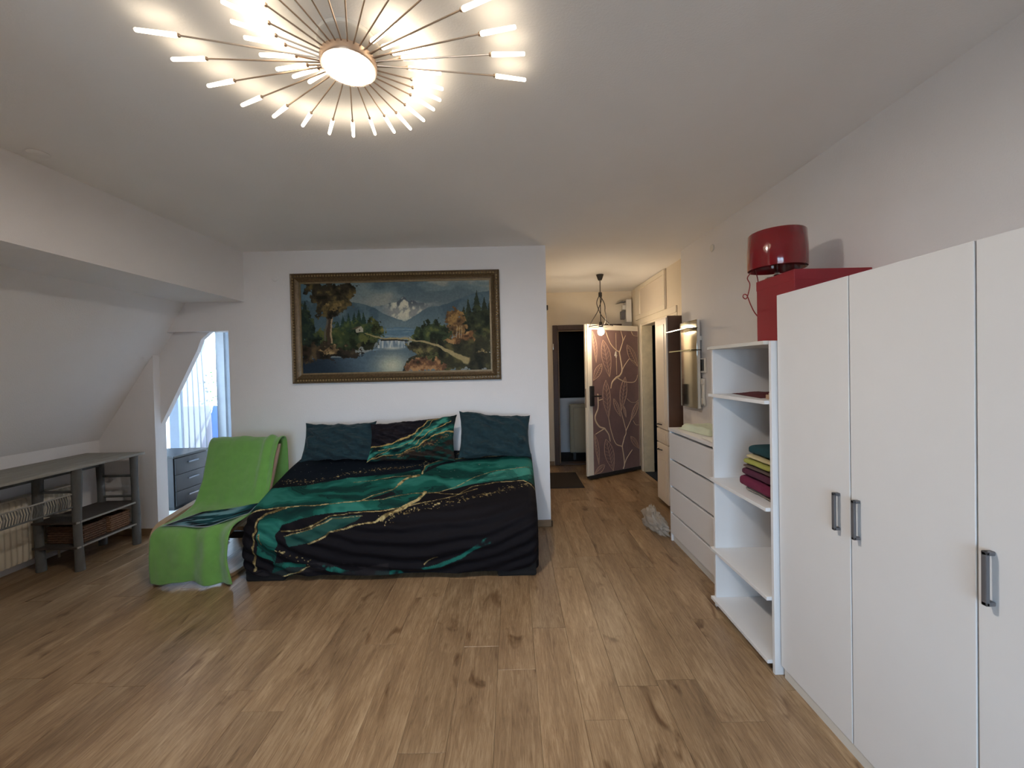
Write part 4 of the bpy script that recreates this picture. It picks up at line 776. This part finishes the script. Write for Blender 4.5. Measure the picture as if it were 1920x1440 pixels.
pillow('pillow', 'dark teal pillow at the hall end of the sofa bed', 'teal', -.165, .64, .40, .16, (3.465, .708), .33, 15, -.028, 'pillows along the back of the sofa bed')

# ================================================================== ARMCHAIR AND THROW
ac = thing('armchair', 'bentwood armchair by the sun room doorway, draped in green fleece', 'armchair', (-2.27, 3.15, 0))
AX0, AX1 = -2.585, -2.10
for x in (AX0, AX1):
    q_ = .06 if x == AX1 else 0
    pth = cat_rom([(x, 3.46, .475 - q_), (x, 3.20, .45 - q_), (x, 2.98, .415 - q_), (x, 2.90, .395 - q_), (x, 2.858, .35 - q_ * .6), (x, 2.842, .27), (x, 2.842, .15), (x, 2.86, .05), (x, 2.91, .022), (x, 3.1, .018), (x, 3.45, .018), (x, 3.56, .02)], 6)
    fr_ = MB(); rings = []
    for i, p in enumerate(pth):
        d = np.array(pth[min(i + 1, len(pth) - 1)]) - np.array(pth[max(i - 1, 0)]); d /= np.linalg.norm(d); n_ = np.array((0, -d[2], d[1]))
        rings.append([np.array(p) + np.array((sx * .027, 0, 0)) + n_ * sn * .012 for sx, sn in ((-1, -1), (1, -1), (1, 1), (-1, 1))])
    fr_.v = [tuple(q) for r_ in rings for q in r_]
    for i in range(len(pth) - 1):
        for k in range(4): fr_.f.append((i * 4 + k, i * 4 + (k + 1) % 4, i * 4 + 4 + (k + 1) % 4, i * 4 + 4 + k))
    fr_.f += [(0, 1, 2, 3), tuple(len(pth) * 4 - 4 + k for k in range(4))]
    obj('arm_frame', fr_, 'birch', ac, smooth=30)
    obj('back_post', MB().tube([(x * .999, 3.20, .10), (x * .999, 3.30, .50), (x * .999, 3.44, .90)], .018, 8), 'birch', ac, smooth=True)
for y, z in ((2.93, .26), (3.40, .12)): obj('cross_bar', B((AX0 + .026, y - .012, z - .03), (AX1 - .026, y + .012, z + .03), .004), 'black', ac)
def slab(name, path, x0, x1, t, m, parent):
    P = cat_rom(path, 6); N = len(P); M_ = 14; top = np.zeros((N, M_, 3)); bot = np.zeros((N, M_, 3))
    for i, (y, z) in enumerate(P):
        d = np.array(P[min(i + 1, N - 1)]) - np.array(P[max(i - 1, 0)]); d /= np.linalg.norm(d); n_ = np.array((d[1], -d[0])); n_ = n_ if n_[1] > 0 or abs(n_[1]) < .3 and n_[0] < 0 else -n_
        e = min(1, .35 + min(i, N - 1 - i) * .3)
        for j in range(M_):
            u = j / (M_ - 1); f = min(1, (1 - abs(2 * u - 1) ** 6) * .8 + .2) * e; x = x0 + (x1 - x0) * u; top[i, j] = (x, y + n_[0] * t * f / 2, z + n_[1] * t * f / 2); bot[i, j] = (x, y - n_[0] * t * f / 2, z - n_[1] * t * f / 2)
    m_ = MB().grid(top).grid(bot)
    for A in ((top[:, 0], bot[:, 0]), (top[:, -1], bot[:, -1]), (top[0], bot[0]), (top[-1], bot[-1])): m_.grid(np.stack(A, 0))
    return obj(name, m_, m, parent, smooth=50)
slab('seat_cushion', [(2.875, .345), (2.98, .355), (3.10, .36), (3.22, .365)], -2.545, -2.08, .085, 'cushion', ac)
slab('back_cushion', [(3.205, .43), (3.27, .58), (3.34, .74), (3.405, .885)], -2.54, -1.985, .085, 'cushion', ac)
# throw: follows the back, the seat and the front edge
thp = cat_rom([(3.505, .48), (3.49, .66), (3.48, .84), (3.455, .925), (3.405, .948), (3.345, .915), (3.30, .83), (3.245, .70), (3.19, .575), (3.14, .475), (3.06, .437), (2.96, .418), (2.875, .404), (2.822, .378), (2.798, .32), (2.788, .20), (2.79, .10), (2.795, .022)], 9)
N = len(thp); Mx = 64; T = np.array(thp); ss = np.r_[0, np.cumsum(np.hypot(*np.diff(T, axis=0).T))]; tn = np.gradient(T, axis=0); tn /= np.linalg.norm(tn, axis=1)[:, None]; nr = np.stack([tn[:, 1], -tn[:, 0]], -1)
f = ss / ss[-1]; xl = np.interp(f, [0, .25, .5, .62, .8, 1], [-2.57, -2.57, -2.51, -2.525, -2.57, -2.575]); xr = np.interp(f, [0, .25, .45, .58, .68, .78, .9, 1], [-1.985, -1.965, -1.965, -1.965, -1.985, -2.0, -2.01, -1.985])
U, F = np.meshgrid(np.linspace(0, 1, Mx), f, indexing='ij'); Xc = xl[None] + (xr - xl)[None] * U + .012 * (fbm(U * 2, F * 7, 4) - .5)
dp = .034 * (fbm(U * 3.5, F * 6, 8) - .5) + .020 * sst(.2, .7, U) * np.sin(U * 19 + 4 * fbm(U * 2, F * 4, 5)) * sst(.60, .9, F) + .02 * np.exp(-((U - .84) / .05) ** 2) * sst(.2, .3, F) * sst(.62, .5, F) - .012 * np.exp(-((U - .92) / .04) ** 2) * sst(.2, .3, F) * sst(.62, .5, F)
hang = sst(.93, 1, F) * .02 * (fbm(U * 3, F * 0, 6) - .5) * 2
tm = MB().grid(np.stack([Xc, T[None, :, 0] + nr[None, :, 0] * dp, np.maximum(T[None, :, 1] + nr[None, :, 1] * dp + hang, .008)], -1))
tag(obj('fleece_throw', tm, 'green', smooth='all', thick=.007), 'bright green fleece throw draped over the armchair to the floor', 'throw')

# ================================================================== LEFT SIDEBOARD, BASKETS, RADIATOR
sbd = thing('console_table', 'grey weathered console table with ladder shelves against left wall', 'table', (-3.6, 2.8, 0))
obj('table_top', MB().rbox((-3.855, 1.95, .785), (-3.325, 3.60, .806), .004), 'greytop', sbd)
def leg(x, y, h=.785):
    v = [(x + .026 * (1 + .12 * math.sin(9 * z + x)), y, z) for z in np.linspace(0, h, 9)]
    obj('leg', MB().tube([(x + .004 * math.sin(7 * z + y * 5), y + .004 * math.cos(6 * z), z) for z in np.linspace(0, h, 10)], [.029 + .003 * math.sin(8 * z + y * 9) for z in np.linspace(0, h, 10)], 12), 'greywood', sbd, smooth=True)
for y in (3.53, 3.06, 2.0):
    leg(-3.36, y); leg(-3.66, y)
for z in (.43, .61):
    obj('rung', MB().tube([(-3.66, 3.53, z), (-3.36, 3.53, z)], .011, 8), 'greywood', sbd, smooth=True); obj('rung', MB().tube([(-3.66, 3.06, z), (-3.36, 3.06, z)], .011, 8), 'greywood', sbd, smooth=True)
for z in (.375, .185):
    s2 = obj('shelf', MB().rbox((-3.69, 3.03, z - .009), (-3.345, 3.55, z + .009), .003), 'darkshelf', sbd); obj('shelf_edge', MB().rbox((-3.345, 3.03, z - .006), (-3.337, 3.55, z + .008), .002), 'lace', s2)
ap = obj('apron', MB().rbox((-3.672, 2.0, .70), (-3.648, 3.53, .784), .003), 'greywood', sbd)
obj('rail', MB().tube([(-3.365, 2.0, .60), (-3.365, 3.06, .60)], .006, 8), 'lace', sbd, smooth=True); obj('rail', MB().tube([(-3.365, 2.0, .50), (-3.365, 3.06, .50)], .007, 8), 'greywood', sbd, smooth=True)
for i, y in enumerate(np.linspace(2.07, 3.0, 13)): obj('rail_bar', MB().tube([(-3.365, y, .50), (-3.365, y + .012, .60)], .0045, 6), 'lace', sbd, smooth=True)
bw = MB()
for i in range(64):
    y = 2.02 + i * .016; bw.tube([(-3.372, y, .505), (-3.368, y + .006, .55), (-3.372, y, .595)], .0035, 6)
o = obj('woven_band', bw, 'greywood', sbd, smooth=True); o['kind'] = 'stuff'
def basket(label, m, x0, x1, y0, y1, z0, h):
    b = thing('wicker_basket', label, 'basket', ((x0 + x1) / 2, (y0 + y1) / 2, z0), group='baskets on the console table shelf')
    obj('base', B((x0 + .01, y0 + .01, z0), (x1 - .01, y1 - .01, z0 + .008)), m, b); nl = 7; body = MB()
    for k in range(nl):
        z = z0 + h * (k + .5) / nl; pts = []
        for (ax, ay, bx_, by) in ((x0, y0, x1, y0), (x1, y0, x1, y1), (x1, y1, x0, y1), (x0, y1, x0, y0)):
            for t in np.linspace(.04, .96, 10): w_ = .003 * math.sin(t * 31 + k * math.pi); pts.append((ax + (bx_ - ax) * t + w_, ay + (by - ay) * t + w_, z))
        body.tube(pts, h / nl * .56, 6, closed=True)
    obj('weave', body, m, b, smooth=True)
    obj('rim', MB().tube([(x0, y0, z0 + h), (x1, y0, z0 + h), (x1, y1, z0 + h), (x0, y1, z0 + h)], .009, 8, closed=True), m, b, smooth=True)
basket('dark brown wicker basket on the lower console shelf, nearer one', 'wicker', -3.64, -3.375, 3.10, 3.28, .195, .125)
basket('tan wicker basket on the lower console shelf by sun room doorway', 'wicker2', -3.64, -3.375, 3.31, 3.48, .195, .125)
rd = thing('radiator', 'cream ribbed panel radiator under the grey console table', 'radiator', (-3.78, 2.6, .09))
n_r = 46; pr = []
y0, y1 = 1.75, 3.40; yy = np.linspace(y0, y1, n_r * 6 + 1); xo = -3.735 + .008 * np.cos((yy - y0) / (y1 - y0) * n_r * 2 * np.pi)
g0 = np.stack([np.stack([xo - .012 * (k in (0, 3)), yy, 0 * yy + z], -1) for k, z in enumerate((.09, .105, .56, .575))], 0)
obj('front_panel', MB().grid(g0), 'radiator', rd, smooth=60); obj('body', B((-3.82, y0, .10), (-3.76, y1, .57), .004), 'radiator', rd)
obj('side_cap', B((-3.825, y1, .09), (-3.735, y1 + .012, .58), .003), 'radiator', rd); obj('top_grille', B((-3.82, y0, .575), (-3.74, y1, .585), .002), 'radiator', rd)
for y in (1.95, 3.2): obj('bracket', B((-3.868, y, .2), (-3.82, y + .04, .5)), 'radiator', rd)
obj('pipe', MB().tube([(-3.79, 3.3, .10), (-3.79, 3.3, .0)], .008, 8), 'radiator', rd, smooth=True)

# ================================================================== CEILING LAMP
CX, CY, CZ = -.540, 1.396, 2.566
cl = thing('ceiling_lamp', 'large firework ceiling lamp with two spirals of glowing sticks', 'lamp', (CX, CY, 2.527))
obj('canopy', MB().lathe([(.095, 2.603), (.10, 2.607), (.10, 2.619)], (CX, CY, 0), 40), 'whiteplastic', cl, smooth=True)
obj('stem', MB().tube([(CX, CY, 2.56), (CX, CY, 2.604)], .02, 14), 'whiteplastic', cl, smooth=True)
obj('drum', MB().lathe([(.080, 2.529), (.0895, 2.529), (.0925, 2.534), (.0935, 2.556), (.085, 2.562), (.02, 2.565)], (CX, CY, 0), 56), 'rose', cl, smooth=True)
obj('light_disc', MB().lathe([(.001, 2.525), (.076, 2.5258), (.0825, 2.5292)], (CX, CY, 0), 48, cap=False), 'disc', cl, smooth=True)
stick0 = rod0 = None
for spiral in range(2):
    for k in range(20):
        dl = k * 11.75; th = R((192 if spiral == 0 else 12) - dl); rt = .630 - .00178 * dl; c_, s_ = math.cos(th), math.sin(th); SLN = .120
        z1 = CZ + .006 * math.sin(k * 1.7 + spiral)
        r0 = rt - SLN
        rod = obj('rod', MB().tube([(CX + .088 * c_, CY + .088 * s_, 2.552), (CX + (r0 - .004) * c_, CY + (r0 - .004) * s_, z1)], .0026, 6).lathe([(.001, -.006), (.005, -.004), (.006, 0), (.005, .004), (.001, .006)], (CX + r0 * c_, CY + r0 * s_, z1), 8), 'rose', cl, smooth=True)
        obj('light_stick', MB().tube([(CX + r * c_, CY + r * s_, z1) for r in (r0 + .004, r0 + .008, rt - .004, rt)], [.0055, .0078, .0064, .0045], 10), 'stick', rod, smooth=True)
tag(obj('cover_plate', MB().lathe([(.001, 0), (.04, 0), (.042, -.003), (.036, -.008), (.001, -.009)], (-2.36, 2.03, 2.619), 28), 'ceil', smooth=True), 'small round cover plate on the ceiling by the beam', 'cover plate')
o = tag(obj('junction_cover', MB().lathe([(.001, 0), (.028, 0), (.030, .004), (.026, .008), (.001, .009)], (0, 0, 0), 28), 'wall', smooth=True), 'small round junction cover on the far wall left of painting', 'cover plate'); o.rotation_euler = (R(90), 0, 0); o.location = (-2.18, YB - .0005, 2.37)

# ================================================================== SUN ROOM AND TERRACE
ch = thing('chest_of_drawers', 'dark grey chest of drawers seen through the sun room doorway', 'chest', (-3.95, 4.62, 0))
obj('body', B((-4.20, 4.38, .03), (-3.742, 4.86, .58), .003), 'chest', ch); obj('top', B((-4.22, 4.36, .58), (-3.715, 4.88, .603), .004), 'chest', ch); obj('plinth', B((-4.18, 4.40, 0), (-3.76, 4.84, .03)), 'chest', ch)
for z0, z1 in ((.045, .20), (.205, .385), (.39, .57)):
    d = obj('drawer', B((-3.741, 4.39, z0), (-3.724, 4.85, z1), .003), 'chest', ch); obj('handle', MB().rbox((-3.723, 4.55, z1 - .075), (-3.708, 4.70, z1 - .06), .003), 'handle', d)
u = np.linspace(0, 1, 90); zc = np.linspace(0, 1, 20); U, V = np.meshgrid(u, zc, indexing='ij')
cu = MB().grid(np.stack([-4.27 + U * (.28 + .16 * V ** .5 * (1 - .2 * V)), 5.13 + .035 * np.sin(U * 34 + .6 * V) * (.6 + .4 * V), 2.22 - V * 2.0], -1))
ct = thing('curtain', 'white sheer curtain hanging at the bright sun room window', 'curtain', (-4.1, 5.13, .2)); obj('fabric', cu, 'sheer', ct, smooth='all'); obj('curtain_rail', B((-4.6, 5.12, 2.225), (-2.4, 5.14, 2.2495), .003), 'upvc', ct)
# terrace things
dk = thing('deck_chair', 'navy blue deck chair on the terrace beyond the glass', 'chair', (-4.5, 6.2, -.03))
obj('canvas', MB().prism([(6.0, .25), (6.35, 1.0), (6.37, .99), (6.02, .24)], 0, -4.75, -4.3), 'navy', dk); obj('seat', MB().prism([(5.65, .36), (6.02, .25), (6.02, .23), (5.65, .34)], 0, -4.75, -4.3), 'navy', dk)
for x in (-4.77, -4.30): obj('frame_leg', MB().tube([(x, 5.62, -.03), (x, 6.38, 1.02)], .014, 8), 'upvc', dk, smooth=True); obj('frame_leg', MB().tube([(x, 6.35, -.03), (x, 5.66, .36)], .014, 8), 'upvc', dk, smooth=True)
tag(obj('plastic_tub', MB().lathe([(.16, 0), (.20, .01), (.24, .24), (.25, .25), (.23, .25), (.19, .02)], (-3.98, 5.72, -.03), 30), 'turq', smooth=True), 'turquoise plastic tub on the terrace floor outside', 'tub')
cloth_patch('crumpled_sheet', 'crumpled white sheet on the sun room floor beside chest', 'sheet', 'tubwhite', -3.45, 4.72, 0.0, .36, .5, .12, 6)
def bush(name, label, cx, cy, h, r, n, seed):
    rs = random.Random(seed); b = thing(name, label, 'bush', (cx, cy, -.1), group='bushes behind the terrace parapet')
    st = MB()
    for k in range(5): a = rs.uniform(0, 6.28); st.tube([(cx, cy, -.1), (cx + .1 * math.cos(a), cy + .1 * math.sin(a), h * .4), (cx + r * .6 * math.cos(a), cy + r * .6 * math.sin(a), h * .85)], [.025, .018, .008], 6)
    obj('stem', st, 'bark', b, smooth=True); lf = MB()
    for k in range(n):
        a = rs.uniform(0, 6.28); e = rs.uniform(-1, 1); q = rs.random() ** .4; p = Vector((cx + r * q * math.cos(a) * math.sqrt(1 - e * e), cy + r * q * math.sin(a) * math.sqrt(1 - e * e), h * .62 + h * .42 * q * e))
        d = Vector((rs.uniform(-1, 1), rs.uniform(-1, 1), rs.uniform(-1, .6))).normalized() * .05; s2 = d.cross(Vector((rs.uniform(-1, 1), rs.uniform(-1, 1), 1))).normalized() * .02
        lf.add([p, p + d * .5 + s2, p + d, p + d * .5 - s2], [(0, 1, 2, 3)])
    o = obj('foliage', lf, 'leaf', b, fixn=False); o['kind'] = 'stuff'
bush('garden_bush', 'leafy green bush behind parapet right of the window post', -5.05, 7.7, 2.0, .55, 900, 1)
bush('garden_bush', 'thin leafy bush behind parapet near the curtain', -5.75, 7.9, 1.7, .35, 260, 2)
